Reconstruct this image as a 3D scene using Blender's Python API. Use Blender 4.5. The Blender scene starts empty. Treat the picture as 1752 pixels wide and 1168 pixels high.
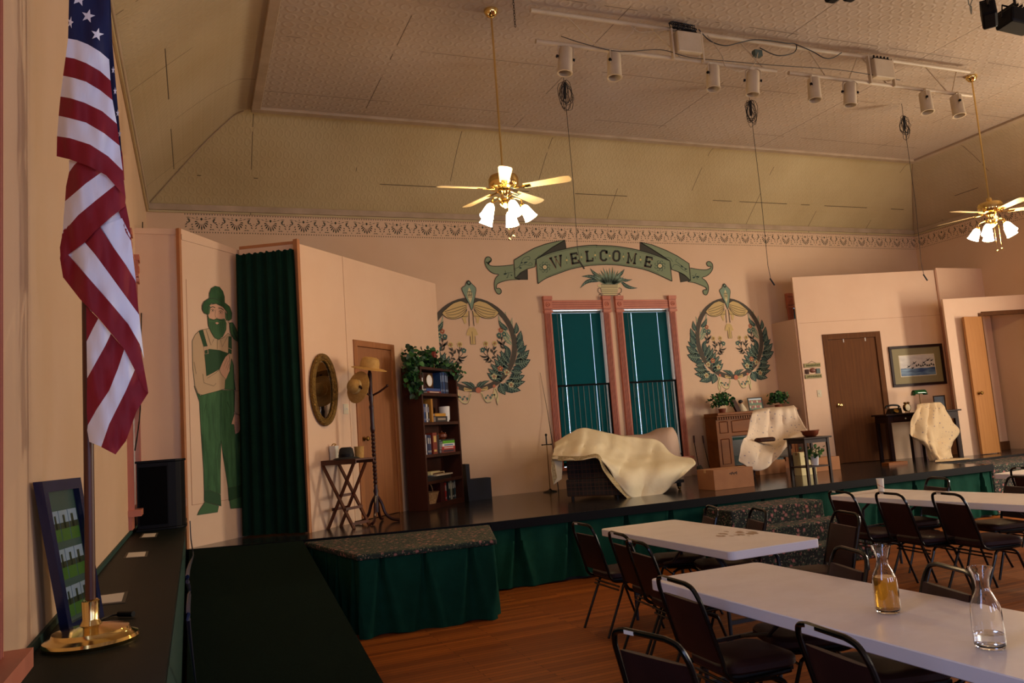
import bpy, math, random
from mathutils import Vector, Matrix, Euler
random.seed(7)
S = bpy.context.scene
COL = S.collection
PI = math.pi
# ------------------------------------------------------------------ camera
CAMZ = 1.62
FPX = 1365.169
ROT = Euler((1.68527487, 0.0729843174, -0.375613033), 'XYZ')
cam_d = bpy.data.cameras.new('camera'); cam = bpy.data.objects.new('camera', cam_d); COL.objects.link(cam)
cam_d.sensor_width = 36; cam_d.lens = FPX / 1752 * 36; cam_d.clip_start = .05; cam_d.clip_end = 200
cam.location = (0, 0, CAMZ); cam.rotation_euler = ROT; S.camera = cam
# ------------------------------------------------------------------ world, exposure
W = bpy.data.worlds.new('world'); S.world = W; W.use_nodes = True
W.node_tree.nodes['Background'].inputs[0].default_value = (.62, .78, 1, 1)
W.node_tree.nodes['Background'].inputs[1].default_value = 5.0
S.view_settings.view_transform = 'Standard'; S.view_settings.look = 'None'
S.view_settings.gamma = 1; S.view_settings.use_curve_mapping = False
S.view_settings.exposure = -0.1
def area(name, loc, rot, sx, sy, power, color):
    l = bpy.data.lights.new(name, 'AREA'); l.shape = 'RECTANGLE'; l.size = sx; l.size_y = sy
    l.energy = power; l.color = color
    o = bpy.data.objects.new(name, l); o.location = loc; o.rotation_euler = rot; COL.objects.link(o); return o
XL, XR, YB, YF = -.52, 13.26, 11.31, -5.5      # walls of the hall
ZS, ZW, ZC = .714, 4.97, 5.87                  # stage deck, top of walls, flat ceiling
# daylight through the windows of the right wall and of the wall behind the camera
for i, y in enumerate((-1.6, 2.4, 5.8)):
    area('window_daylight_right', (XR-.06, y, 2.4), (0, math.radians(90), 0), 2.4, 1.1, (45, 125, 350)[i], (1, .865, .68))
for i, x in enumerate((1.2, 5.2, 9.4)):
    area('window_daylight_rear', (x, YF+.06, 2.3), (math.radians(90), 0, 0), 1.1, 2.4, 90, (.55, .66, 1))
area('window_daylight_left', (XL+.13, 1.7, 2.4), (0, math.radians(-90), 0), 1.8, .8, 30, (.42, .56, 1))

# ------------------------------------------------------------------ maths helpers
RM = ROT.to_matrix()
def ray(px, py): return RM @ Vector(((px-876)/FPX, -(py-584)/FPX, -1))
def PY(px, py, y): d = ray(px, py); return Vector((0, 0, CAMZ)) + d*(y/d.y)
def PX(px, py, x): d = ray(px, py); return Vector((0, 0, CAMZ)) + d*(x/d.x)
def PZ(px, py, z): d = ray(px, py); return Vector((0, 0, CAMZ)) + d*((z-CAMZ)/d.z)
def PV(px, py, P, ang):
    d = ray(px, py); n = Vector((-math.sin(math.radians(ang)), math.cos(math.radians(ang)), 0))
    return Vector((0, 0, CAMZ)) + d*(n.dot(Vector((P[0], P[1], 0)))/n.dot(d))
def lin(h):
    h = h.lstrip('#'); o = []
    for i in (0, 2, 4):
        c = int(h[i:i+2], 16)/255; o.append(c/12.92 if c <= .04045 else ((c+.055)/1.055)**2.4)
    return (*o, 1)
def crom(pts, n, closed=False):
    out = []; N = len(pts); P = [Vector(p) for p in pts]
    for i in range(N if closed else N-1):
        if closed: a, b, c, d = P[(i-1) % N], P[i], P[(i+1) % N], P[(i+2) % N]
        else: a, b, c, d = P[max(i-1, 0)], P[i], P[i+1], P[min(i+2, N-1)]
        for k in range(n):
            t = k/n
            out.append(.5*((2*b)+(c-a)*t+(2*a-5*b+4*c-d)*t*t+(3*b-a-3*c+d)*t**3))
    if not closed: out.append(P[-1].copy())
    return out
# ------------------------------------------------------------------ materials
MATS = {}
class NT:
    def __init__(s, name):
        s.m = bpy.data.materials.new(name); s.m.use_nodes = True; s.t = s.m.node_tree
        s.b = s.t.nodes['Principled BSDF']; s.co = None
    def n(s, kind, **kw):
        x = s.t.nodes.new(kind)
        for k, v in kw.items(): setattr(x, k, v)
        return x
    def l(s, a, b): s.t.links.new(a, b)
    def coord(s, scale=(1, 1, 1), rot=(0, 0, 0), loc=(0, 0, 0)):
        if not s.co: s.co = s.n('ShaderNodeTexCoord')
        mp = s.n('ShaderNodeMapping'); mp.inputs['Scale'].default_value = scale; mp.inputs['Rotation'].default_value = rot
        mp.inputs['Location'].default_value = loc
        s.l(s.co.outputs['Object'], mp.inputs[0]); return mp.outputs[0]
    def noise(s, scale, vec=None, detail=3, rough=.5):
        x = s.n('ShaderNodeTexNoise'); x.inputs['Scale'].default_value = scale; x.inputs['Detail'].default_value = detail
        x.inputs['Roughness'].default_value = rough
        s.l(vec if vec else s.coord(), x.inputs['Vector']); return x.outputs[0]
    def ramp(s, fac, stops, interp='LINEAR'):
        r = s.n('ShaderNodeValToRGB'); r.color_ramp.interpolation = interp; e = r.color_ramp.elements
        while len(e) < len(stops): e.new(.5)
        for i, (p, c) in enumerate(stops): e[i].position = p; e[i].color = lin(c) if isinstance(c, str) else c
        s.l(fac, r.inputs[0]); return r.outputs[0]
    def mix(s, fac, a, b, mode='MIX'):
        x = s.n('ShaderNodeMix', data_type='RGBA', blend_type=mode)
        for sock, v in ((x.inputs[0], fac), (x.inputs[6], a), (x.inputs[7], b)):
            if isinstance(v, (int, float)): sock.default_value = v
            elif isinstance(v, str): sock.default_value = lin(v)
            else: s.l(v, sock)
        return x.outputs[2]
    def math(s, op, a, b=0, c=None):
        x = s.n('ShaderNodeMath', operation=op)
        for i, v in enumerate((a, b) if c is None else (a, b, c)):
            if isinstance(v, (int, float)): x.inputs[i].default_value = v
            else: s.l(v, x.inputs[i])
        return x.outputs[0]
    def vmath(s, op, a, b=None):
        x = s.n('ShaderNodeVectorMath', operation=op); s.l(a, x.inputs[0])
        if b: x.inputs[1].default_value = b
        return x.outputs['Value'] if op == 'LENGTH' else x.outputs[0]
    def bump(s, h, strength=.3, dist=.01):
        x = s.n('ShaderNodeBump'); x.inputs['Strength'].default_value = strength; x.inputs['Distance'].default_value = dist
        s.l(h, x.inputs['Height']); s.l(x.outputs[0], s.b.inputs['Normal'])
def mat(name, c, rough=.6, metal=0, c2=None, ns=8, bump=0, bs=60, bd=.004, stretch=None, spec=None, emit=None, trans=0, ior=1.45, sheen=0, alpha=1):
    if name in MATS: return MATS[name]
    t = NT(name); b = t.b
    b.inputs['Base Color'].default_value = lin(c); b.inputs['Roughness'].default_value = rough; b.inputs['Metallic'].default_value = metal
    if spec is not None: b.inputs['Specular IOR Level'].default_value = spec
    if c2:
        v = t.coord(stretch) if stretch else None
        f = t.noise(ns, v, 5, .6); t.l(t.ramp(f, [(.3, c), (.7, c2)]), b.inputs['Base Color'])
    if bump: t.bump(t.noise(bs, None, 3), bump, bd)
    if emit: b.inputs['Emission Color'].default_value = lin(emit[0]); b.inputs['Emission Strength'].default_value = emit[1]
    if trans: b.inputs['Transmission Weight'].default_value = trans; b.inputs['IOR'].default_value = ior
    if sheen: b.inputs['Sheen Weight'].default_value = sheen
    MATS[name] = t.m; return t.m
def special(name):
    t = NT(name); MATS[name] = t.m; return t
WALLC, WALLC2 = '#dcba98', '#d5b18c'
mat('wall_paint', WALLC, .65, c2=WALLC2, ns=.9, bump=.05, bs=90)
mat('flat_paint', '#e2c0a0', .6, c2='#dcb796', ns=1.2, bump=.03, bs=60)
mat('flat_seam', '#b98a6c', .7)
mat('pink_trim', '#c67a5e', .5, c2='#bb6c52', ns=5); mat('pink_groove_shade', '#7a3a2c', .6)  # second, darker pink paints the shade of the casing flutes
mat('pine_edge', '#b8794a', .6, c2='#a66a3c', ns=3)
mat('brass', '#ecd08c', .14, 1, c2='#e2c074', ns=3)
mat('old_brass', '#8a6a34', .35, 1)
mat('black_metal', '#060606', .22, 0, spec=.35)
mat('black_plastic', '#050506', .55, spec=.2)
mat('grille', '#050506', .9, spec=.1)
mat('dark_wood', '#2a120a', .5, spec=.25, c2='#24100a', ns=3, stretch=(1, 1, .12))
mat('mid_wood', '#5a2a14', .4, c2='#3f1c0e', ns=3, stretch=(1, 1, .12))
mat('book_wood', '#46200f', .6, spec=.25, c2='#301508', ns=4, stretch=(1, 1, .1))
mat('oak_mantel', '#8c5222', .5, c2='#6e3d16', ns=4, stretch=(.2, 1, 1), spec=.2)
mat('cherry_leg', '#2e100a', .3, spec=.35)
mat('vinyl', '#301917', .5, c2='#261312', ns=6, bump=.15, bs=220, spec=.25)
mat('seat_under', '#0a0909', .6)
mat('white', '#e8e4dc', .5); mat('paper', '#d8d4c8', .7); mat('cream', '#d8ccb0', .6, c2='#cfc09e')
mat('fixture_cream', '#cfbb9a', .5, c2='#c2ad8a', ns=6)
mat('cable', '#070707', .5); mat('cable_blue', '#1a2238', .5); mat('cable_cream', '#b7a384', .6)
mat('stage_deck', '#2c2a2a', .16, c2='#222222', ns=3, bump=.04, bs=8)
mat('stage_edge', '#0b0c10', .6, spec=.1)
mat('ledge_top', '#18201d', .5, c2='#131a18', ns=3, spec=.08)
mat('ledge_side', '#143a30', .7)
mat('carpet', '#16251e', .95, spec=.05, c2='#111c16', ns=60, bump=.6, bs=500)
mat('skirt', '#0f4032', .9, c2='#0c382b', ns=10, spec=.1)
mat('curtain', '#0c2a1e', .9, c2='#092218', ns=6, spec=.1)
t = special('blind'); t.b.inputs['Base Color'].default_value = lin('#063a36'); t.b.inputs['Roughness'].default_value = .6; t.b.inputs['Specular IOR Level'].default_value = .15
tl_ = t.n('ShaderNodeBsdfTranslucent'); tl_.inputs[0].default_value = lin('#0b5a54'); mx = t.n('ShaderNodeMixShader'); mx.inputs[0].default_value = .13
t.l(t.b.outputs[0], mx.inputs[1]); t.l(tl_.outputs[0], mx.inputs[2]); t.l(mx.outputs[0], t.t.nodes['Material Output'].inputs[0])
mat('rail_black', '#060808', .7, spec=.1)
mat('rail_bar', '#4f5f56', .5)
mat('glass', '#ffffff', .02, trans=1, ior=1.45)
mat('rope', '#b59a6a', .8)
mat('bulb_glass', '#fff2d8', .4, emit=('#ffe9c4', 16))
mat('blade', '#e6d3a8', .35, c2='#d8bf8c', ns=4)
mat('cardboard', '#a06a40', .8, c2='#935f38', ns=5)
mat('cardboard_tape', '#b98d5c', .4)
mat('ink', '#1a120c', .8)
mat('leafdark', '#12301a', .55, c2='#1d4524', ns=12); mat('leafmid', '#2a5a28', .55, c2='#39702e', ns=12); mat('leaflight', '#5b8a3c', .55)
mat('clay', '#7a3a1c', .4, c2='#6a2f16', ns=4)
mat('straw', '#c49a54', .75, c2='#b0853e', ns=30, bump=.5, bs=160); mat('felt', '#25231f', .95, c2='#1c1b18', ns=20)
mat('basket', '#c09460', .8, c2='#8f6634', ns=50, bump=.8, bs=90, bd=.01)
mat('gilt', '#8f6c2a', .4, .55, c2='#5c4216', ns=26, bump=1, bs=60, bd=.02)
mat('mirror', '#9a9a98', .04, 1)
mat('skin', '#d9ab8e', .6)
t = special('floor_wood'); v = t.coord()
br = t.n('ShaderNodeTexBrick'); br.offset = .37; br.inputs['Scale'].default_value = 1; br.inputs['Brick Width'].default_value = 1.1
br.inputs['Row Height'].default_value = .057; br.inputs['Mortar Size'].default_value = .0022; br.inputs['Mortar Smooth'].default_value = .2; br.inputs['Bias'].default_value = 0
br.inputs['Color1'].default_value = lin('#a4692a'); br.inputs['Color2'].default_value = lin('#7e4c1c'); br.inputs['Mortar'].default_value = lin('#200b04')
t.l(v, br.inputs['Vector']); g = t.noise(5, t.coord((.6, 22, 1)), 5, .65)
t.l(t.mix(.55, br.outputs['Color'], t.ramp(g, [(.3, '#80501e'), (.7, '#b87e3a')]), 'SOFT_LIGHT'), t.b.inputs['Base Color']); t.b.inputs['Roughness'].default_value = .5; t.b.inputs['Specular IOR Level'].default_value = .25
t.bump(br.outputs['Fac'], -.5, .004)
def woodgrain(name, a, b, rough=.42):
    t = special(name); g = t.noise(3, t.coord((9, 9, .5)), 6, .7); w = t.n('ShaderNodeTexWave'); w.inputs['Scale'].default_value = 1.4; w.inputs['Distortion'].default_value = 6
    w.inputs['Detail'].default_value = 3; t.l(t.coord((3, 3, .25)), w.inputs['Vector'])
    t.l(t.mix(.13, t.ramp(g, [(.3, a), (.72, b)]), t.ramp(w.outputs[0], [(.2, a), (.9, b)])), t.b.inputs['Base Color']); t.b.inputs['Roughness'].default_value = rough
woodgrain('door_oak', '#9a6236', '#86522b'); woodgrain('door_oak_dark', '#6a3d12', '#532e08', .85); woodgrain('door_birch', '#bb8348', '#a97039'); woodgrain('casing_oak', '#a86a38', '#8f5628')
def tin(name, a, b, cell, axes, ring=True):
    t = special(name)
    sc = [1/cell if k in axes else 0 for k in 'xyz']
    v = t.vmath('FRACTION', t.coord(sc)); c = t.vmath('LENGTH', t.vmath('MULTIPLY', t.vmath('SUBTRACT', v, (.5, .5, .5)), tuple(1 if k in axes else 0 for k in 'xyz')))
    h = t.math('SUBTRACT', 1, t.math('MULTIPLY', t.math('ABSOLUTE', t.math('SUBTRACT', c, .34)), 7)); h = t.math('MAXIMUM', h, 0)
    t.bump(h, .38 if axes == 'xy' else .22, .01)
    # open seams between the tin sheets
    def seam(k, per, wid):
        s = t.n('ShaderNodeSeparateXYZ'); t.l(t.coord((1, 1, 1), loc=(100, 100, 100)), s.inputs[0])
        f = t.math('PINGPONG', s.outputs['xyz'.index(k)], per/2); return t.math('LESS_THAN', f, wid)
    m = t.math('MAXIMUM', seam(axes[0], cell*14, .004), seam(axes[1], cell*9, .004))
    nz = t.noise(1.1); m = t.math('MULTIPLY', m, t.math('GREATER_THAN', nz, .5))
    base = t.ramp(t.noise(.8, None, 4), [(.3, a), (.7, b)])
    t.l(t.mix(m, base, '#4a3a28'), t.b.inputs['Base Color']); t.b.inputs['Roughness'].default_value = .5
tin('tin_flat', '#b8a48e', '#ab957c', .152, 'xy'); tin('tin_cove_x', '#c4b083', '#b39d70', .1, 'xz'); tin('tin_cove_y', '#bda986', '#ad9770', .1, 'yz')
mat('tin_trim', '#b8a084', .5, c2='#a08a6c', ns=3); mat('tin_plain', '#a09080', .5)
def floral(name, ground, pinks, scale=9):
    t = special(name)
    vo = t.n('ShaderNodeTexVoronoi'); vo.inputs['Scale'].default_value = scale; vo.inputs['Randomness'].default_value = 1; t.l(t.coord(), vo.inputs['Vector'])
    vs = t.n('ShaderNodeTexVoronoi'); vs.inputs['Scale'].default_value = scale*2.6; t.l(t.coord((1, 1, 1), loc=(3, 1, 2)), vs.inputs['Vector'])
    n1 = t.noise(scale*5, None, 2)
    d = t.math('ADD', vo.outputs['Distance'], t.math('MULTIPLY', t.math('SUBTRACT', n1, .5), .35))
    fl = t.math('LESS_THAN', d, .28); d2 = t.math('ADD', vs.outputs['Distance'], t.math('MULTIPLY', t.math('SUBTRACT', n1, .5), .5)); fs = t.math('LESS_THAN', d2, .24)
    lf = t.math('GREATER_THAN', t.noise(scale*3.4, t.coord((1, 1, 1), loc=(9, 4, 2)), 2), .57)
    g = t.mix(lf, ground, '#3d4a34'); g = t.mix(fs, g, '#8e7462'); g = t.mix(fl, g, t.ramp(t.math('MULTIPLY', vo.outputs['Distance'], 3), [(.1, '#c07a74'), (.6, pinks), (.9, '#7c3f42')]))
    t.l(g, t.b.inputs['Base Color']); t.b.inputs['Roughness'].default_value = .9
floral('floral_carpet', '#0a120f', '#94605a', 13); floral('floral_top', '#1a2a22', '#8c665a', 16)
t = special('plaid'); v = t.coord((1, 1, 1), (0, 0, math.radians(43)))
s = t.n('ShaderNodeSeparateXYZ'); t.l(v, s.inputs[0])
def stripe(o, per, w): return t.math('LESS_THAN', t.math('PINGPONG', t.math('ADD', o, 50), per/2), w)
hz = t.math('MAXIMUM', stripe(s.outputs[2], .055, .0035), stripe(s.outputs[0], .055, .0035)); bd = t.math('ADD', t.math('MULTIPLY', stripe(s.outputs[2], .19, .03), .5), t.math('MULTIPLY', stripe(s.outputs[0], .19, .03), .5))
t.l(t.mix(hz, t.mix(bd, '#2a2420', '#131417'), '#4a2e20'), t.b.inputs['Base Color']); t.b.inputs['Roughness'].default_value = .95
def sprig(name, base, mark, scale=11):
    t = special(name); vo = t.n('ShaderNodeTexVoronoi'); vo.inputs['Scale'].default_value = scale; t.l(t.coord(), vo.inputs['Vector'])
    d = t.math('ADD', vo.outputs['Distance'], t.math('MULTIPLY', t.math('SUBTRACT', t.noise(60, None, 2), .5), .5))
    t.l(t.mix(t.math('MULTIPLY', t.math('LESS_THAN', d, .16), .75), base, mark), t.b.inputs['Base Color']); t.b.inputs['Roughness'].default_value = .85
    t.bump(t.noise(7, None, 3), .25, .03)
sprig('sprig_cloth', '#d6c3ab', '#7c7288', 15); sprig('sprig_cloth_tan', '#c9b08a', '#6c6278', 15)
mat('cream_cloth', '#e8dab6', .75, c2='#e0d0a6', ns=3, bump=.2, bs=8, bd=.03); mat('sheet_pink', '#c9ae98', .8, bump=.2, bs=9, bd=.03)
mat('lace', '#8c744c', .9, c2='#c9b684', ns=60)
t = special('table_top'); n = t.noise(3, t.coord((1, 1.5, 1)), 6, .7)
t.l(t.ramp(n, [(.3, '#e6dcd4'), (.7, '#dbcfc6')]), t.b.inputs['Base Color']); t.b.inputs['Roughness'].default_value = .38; t.bump(t.noise(300), .15, .001)
mat('table_edge', '#e4e2e4', .5); mat('table_leg', '#2d333a', .4, .4); mat('stain', '#a5876a', .5)
t = special('tea'); t.b.inputs['Base Color'].default_value = lin('#eab33c'); t.b.inputs['Transmission Weight'].default_value = .85; t.b.inputs['Roughness'].default_value = .05; t.b.inputs['IOR'].default_value = 1.33
mat('water', '#f4f8fa', .0, trans=1, ior=1.33)
mat('flag_red', '#961426', .7, c2='#84101f', ns=6); mat('flag_white', '#f2f2fa', .7); mat('flag_navy', '#0e1848', .75)
mat('lamp_green', '#0b4a22', .12)
mat('screen_print', '#6a7a8a', .4, c2='#3a4658', ns=3)
for n_, c_ in dict(mur_sage='#7f8d6a', mur_dark='#22261c', mur_taupe='#4a4336', mur_gold='#cdb072', mur_cream='#d6c894', mur_leaf='#203a36', mur_leaf2='#7d947c', mur_rose='#c07050', mur_yel='#d8c078',
                   mur_teal='#4e7468', mur_shadow='#3a382c', stencil='#2a3320', far_dark='#1d4522', far_mid='#3b6238', far_shirt='#c0a17c', far_line='#2c3a22', far_skin='#cf9f80').items(): mat(n_, c_, .75)
mat('far_trouser', '#3f6b40', .8, c2='#214a26', ns=7, stretch=(3, 3, .5)); mat('far_hat', '#1b4420', .8, c2='#315c30', ns=7)

# ------------------------------------------------------------------ mesh builder
def tag(o, label=None, cat=None, group=None, kind=None):
    if label: o['label'] = label
    if cat: o['category'] = cat
    if group: o['group'] = group
    if kind: o['kind'] = kind
    return o
def empty(name, loc, rz=0, label=None, cat=None, group=None):
    o = bpy.data.objects.new(name, None); COL.objects.link(o); o.location = loc; o.rotation_euler = (0, 0, rz); o.empty_display_size = .1
    return tag(o, label, cat, group)
def wmat(o):
    m = Matrix.Translation(o.location) @ o.rotation_euler.to_matrix().to_4x4()
    return wmat(o.parent) @ m if o.parent else m
class MB:
    def __init__(s, mats='white', M=None):
        s.v = []; s.f = []; s.mi = []; s.mats = [mats] if isinstance(mats, str) else list(mats); s.cur = 0; s.M = M or Matrix.Identity(4)
    def mt(s, name):
        if name not in s.mats: s.mats.append(name)
        s.cur = s.mats.index(name); return s
    def add(s, vs, fs):
        k = len(s.v); s.v += [s.M @ Vector(p) for p in vs]; s.f += [[i+k for i in f] for f in fs]; s.mi += [s.cur]*len(fs); return s
    def box(s, x0, x1, y0, y1, z0, z1):
        return s.add([(x0, y0, z0), (x1, y0, z0), (x1, y1, z0), (x0, y1, z0), (x0, y0, z1), (x1, y0, z1), (x1, y1, z1), (x0, y1, z1)],
                     [(3, 2, 1, 0), (4, 5, 6, 7), (0, 1, 5, 4), (1, 2, 6, 5), (2, 3, 7, 6), (3, 0, 4, 7)])
    def bar(s, a, b, w, h, up=(0, 0, 1)):
        a, b = Vector(a), Vector(b); d = (b-a).normalized(); u = Vector(up)
        if abs(d.dot(u)) > .98: u = Vector((1, 0, 0))
        r = d.cross(u).normalized(); u = r.cross(d)
        c = [a+r*i*w/2+u*j*h/2 for i, j in ((-1, -1), (1, -1), (1, 1), (-1, 1))]; c += [p+(b-a) for p in c]
        return s.add(c, [(3, 2, 1, 0), (4, 5, 6, 7), (0, 1, 5, 4), (1, 2, 6, 5), (2, 3, 7, 6), (3, 0, 4, 7)])
    def prism(s, pts, d):      # pts 3D ngon, extruded along vector d
        n = len(pts); P = [Vector(p) for p in pts]; d = Vector(d)
        return s.add(P+[p+d for p in P], [list(range(n))[::-1], list(range(n, 2*n))]+[(i, (i+1) % n, n+(i+1) % n, n+i) for i in range(n)])
    def ngon(s, pts): return s.add(pts, [list(range(len(pts)))])
    def tube(s, pts, r, n=8, closed=False, sy=1):
        P = [Vector(p) for p in pts]; N = len(P); vs = []; fs = []; rr = r if isinstance(r, (list, tuple)) else [r]*N
        u = None
        for i in range(N):
            if closed: d = (P[(i+1) % N]-P[i-1]).normalized()
            else: d = (P[min(i+1, N-1)]-P[max(i-1, 0)]).normalized()
            if u is None: u = d.cross(Vector((0, 0, 1)) if abs(d.z) < .9 else Vector((1, 0, 0))).normalized()
            else: u = (u-d*u.dot(d)).normalized()
            w = d.cross(u)
            for k in range(n): a = 2*PI*k/n; vs.append(P[i]+(u*math.cos(a)+w*math.sin(a)*sy)*rr[i])
        for i in range(N if closed else N-1):
            for k in range(n): j = (i+1) % N; fs.append((i*n+k, i*n+(k+1) % n, j*n+(k+1) % n, j*n+k))
        if not closed: fs += [list(range(n))[::-1], [(N-1)*n+k for k in range(n)]]
        return s.add(vs, fs)
    def lathe(s, prof, n=20, c=(0, 0, 0), axis=None):
        c = Vector(c); q = Vector((0, 0, 1)).rotation_difference(Vector(axis)).to_matrix() if axis else Matrix.Identity(3)
        vs = []; fs = []
        for r, z in prof:
            for k in range(n): a = 2*PI*k/n; vs.append(c+q @ Vector((r*math.cos(a), r*math.sin(a), z)))
        for i in range(len(prof)-1):
            for k in range(n): fs.append((i*n+k, i*n+(k+1) % n, (i+1)*n+(k+1) % n, (i+1)*n+k))
        if prof[0][0] > 1e-4: fs.append(list(range(n))[::-1])
        if prof[-1][0] > 1e-4: fs.append([(len(prof)-1)*n+k for k in range(n)])
        return s.add(vs, fs)
    def ball(s, c, r, n=10, m=7, sc=(1, 1, 1)):
        c = Vector(c); vs = []; fs = []
        for i in range(m+1):
            t_ = PI*i/m
            for k in range(n): a = 2*PI*k/n; vs.append(c+Vector((r*sc[0]*math.sin(t_)*math.cos(a), r*sc[1]*math.sin(t_)*math.sin(a), r*sc[2]*math.cos(t_))))
        for i in range(m):
            for k in range(n): fs.append((i*n+k, (i+1)*n+k, (i+1)*n+(k+1) % n, i*n+(k+1) % n))
        return s.add(vs, fs)
    def grid(s, rows, closed=False):
        m = len(rows[0]); vs = [p for r in rows for p in r]; fs = []
        for i in range(len(rows)-1):
            for k in range(m if closed else m-1): fs.append((i*m+k, i*m+(k+1) % m, (i+1)*m+(k+1) % m, (i+1)*m+k))
        return s.add(vs, fs)
    def rrect(s, w, d, z0, z1, rad, bev=.006, n=5, dome=0):     # rounded slab centred on the origin
        def ring(off, z):
            o = []
            for cx, cy, a0 in ((1, 1, 0), (-1, 1, 90), (-1, -1, 180), (1, -1, 270)):
                for k in range(n+1):
                    a = math.radians(a0+90*k/n); r = max(rad-off, .001)
                    o.append((cx*(w/2-rad)+r*math.cos(a), cy*(d/2-rad)+r*math.sin(a), z))
            return o
        R = [ring(bev, z0), ring(0, z0+bev), ring(0, z1-bev), ring(bev, z1)]
        if dome: R += [ring(rad*.6, z1+dome*.6)]
        m = len(R[0]); s.grid(R, True); k = len(s.v)-m*len(R)
        s.f += [[k+i for i in range(m)][::-1], [k+m*(len(R)-1)+i for i in range(m)]]; s.mi += [s.cur]*2; return s
    def build(s, name, parent=None, label=None, cat=None, group=None, kind=None, smooth=False, world=False, solid=0, bevel=0, sub=0):
        me = bpy.data.meshes.new(name); v = s.v
        if parent is not None and world: mi = wmat(parent).inverted(); v = [mi @ p for p in v]
        off = Vector((0, 0, 0))
        if parent is None and v:
            off = Vector(((min(p.x for p in v)+max(p.x for p in v))/2, (min(p.y for p in v)+max(p.y for p in v))/2, min(p.z for p in v)))
            if kind == 'structure': off = Vector((0, 0, 0))
            v = [p-off for p in v]
        me.from_pydata([tuple(p) for p in v], [], s.f)
        for m in s.mats: me.materials.append(MATS[m])
        me.polygons.foreach_set('material_index', s.mi)
        if smooth: me.polygons.foreach_set('use_smooth', [True]*len(me.polygons))
        me.update()
        if smooth:
            try: me.set_sharp_from_angle(angle=math.radians(40))
            except Exception: pass
        o = bpy.data.objects.new(name, me); COL.objects.link(o); o.location = off
        if parent: o.parent = parent
        if sub: md = o.modifiers.new('sub', 'SUBSURF'); md.levels = md.render_levels = sub
        if solid: md = o.modifiers.new('solid', 'SOLIDIFY'); md.thickness = solid; md.offset = 0
        if bevel: md = o.modifiers.new('bev', 'BEVEL'); md.width = bevel; md.segments = 2; md.limit_method = 'ANGLE'
        return tag(o, label, cat, group, kind)
def dup(root, loc, rz, label=None, group=None):
    r = root.copy(); COL.objects.link(r); r.location = loc; r.rotation_euler = (0, 0, rz)
    if label: r['label'] = label
    if group: r['group'] = group
    for ch in list(root.children):
        c = ch.copy(); COL.objects.link(c); c.parent = r
        for g in list(ch.children): d = g.copy(); COL.objects.link(d); d.parent = c
    return r
def sheet(rows, n=4, wrinkle=0, seed=0, mats='cream_cloth', fold=0):    # smooth surface through a grid of 3D points
    R = [crom(r, n) for r in rows]; C = [crom([R[i][k] for i in range(len(R))], n) for k in range(len(R[0]))]
    rnd = random.Random(seed); ph = [rnd.uniform(0, 6) for _ in range(6)]
    out = []
    for i in range(len(C[0])):
        row = []
        for k in range(len(C)):
            p = C[k][i].copy()
            if wrinkle: p.y -= wrinkle*(math.sin(k*.9+i*.23+ph[0])+.6*math.sin(k*.5-i*.6+ph[1])+.5*math.sin(i*.9+k*.2+ph[2]))
            if fold: p.y -= fold*(abs(math.sin(k*.33+.035*i+ph[3]))**.6-.5+.5*abs(math.sin(k*.21-.05*i+ph[4]))**.5)*min(1, i/6)
            row.append(p)
        out.append(row)
    return MB(mats).grid(out)

# ================================================================== SETTING
floor = MB('floor_wood').box(XL-.2, XR+.2, YF-.2, YB+.2, -.1, 0).build('floor', kind='structure')
b = MB('wall_paint')
# back wall with two tall window openings and one smaller opening far right
OP = [(5.24, 6.21, 1.02, 3.52), (6.52, 7.46, 1.02, 3.52), (10.02, 10.9, 2.2, 3.55)]
xs = [XL-.2]; 
for x0, x1, z0, z1 in OP:
    b.box(xs[-1], x0, YB, YB+.22, 0, ZW); b.box(x0, x1, YB, YB+.22, 0, z0); b.box(x0, x1, YB, YB+.22, z1, ZW); xs.append(x1)
b.box(xs[-1], XR+.2, YB, YB+.22, 0, ZW); b.build('wall_back', kind='structure')
b = MB('wall_paint'); LO = [(1.18, 2.44, 1.12, 3.6), (7.45, 8.35, 1.2, 3.4)]; y = YF-.2
for y0, y1, z0, z1 in LO:
    b.box(XL-.22, XL, y, y0, 0, ZW); b.box(XL-.22, XL, y0, y1, 0, z0); b.box(XL-.22, XL, y0, y1, z1, ZW); y = y1
b.box(XL-.22, XL, y, YB+.2, 0, ZW); b.build('wall_left', kind='structure')
MB('wall_paint').box(XR, XR+.2, YF-.2, YB+.2, 0, ZW).build('wall_right', kind='structure')
MB('wall_paint').box(XL-.2, XR+.2, YF-.2, YF, 0, ZW).build('wall_front', kind='structure')
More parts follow.
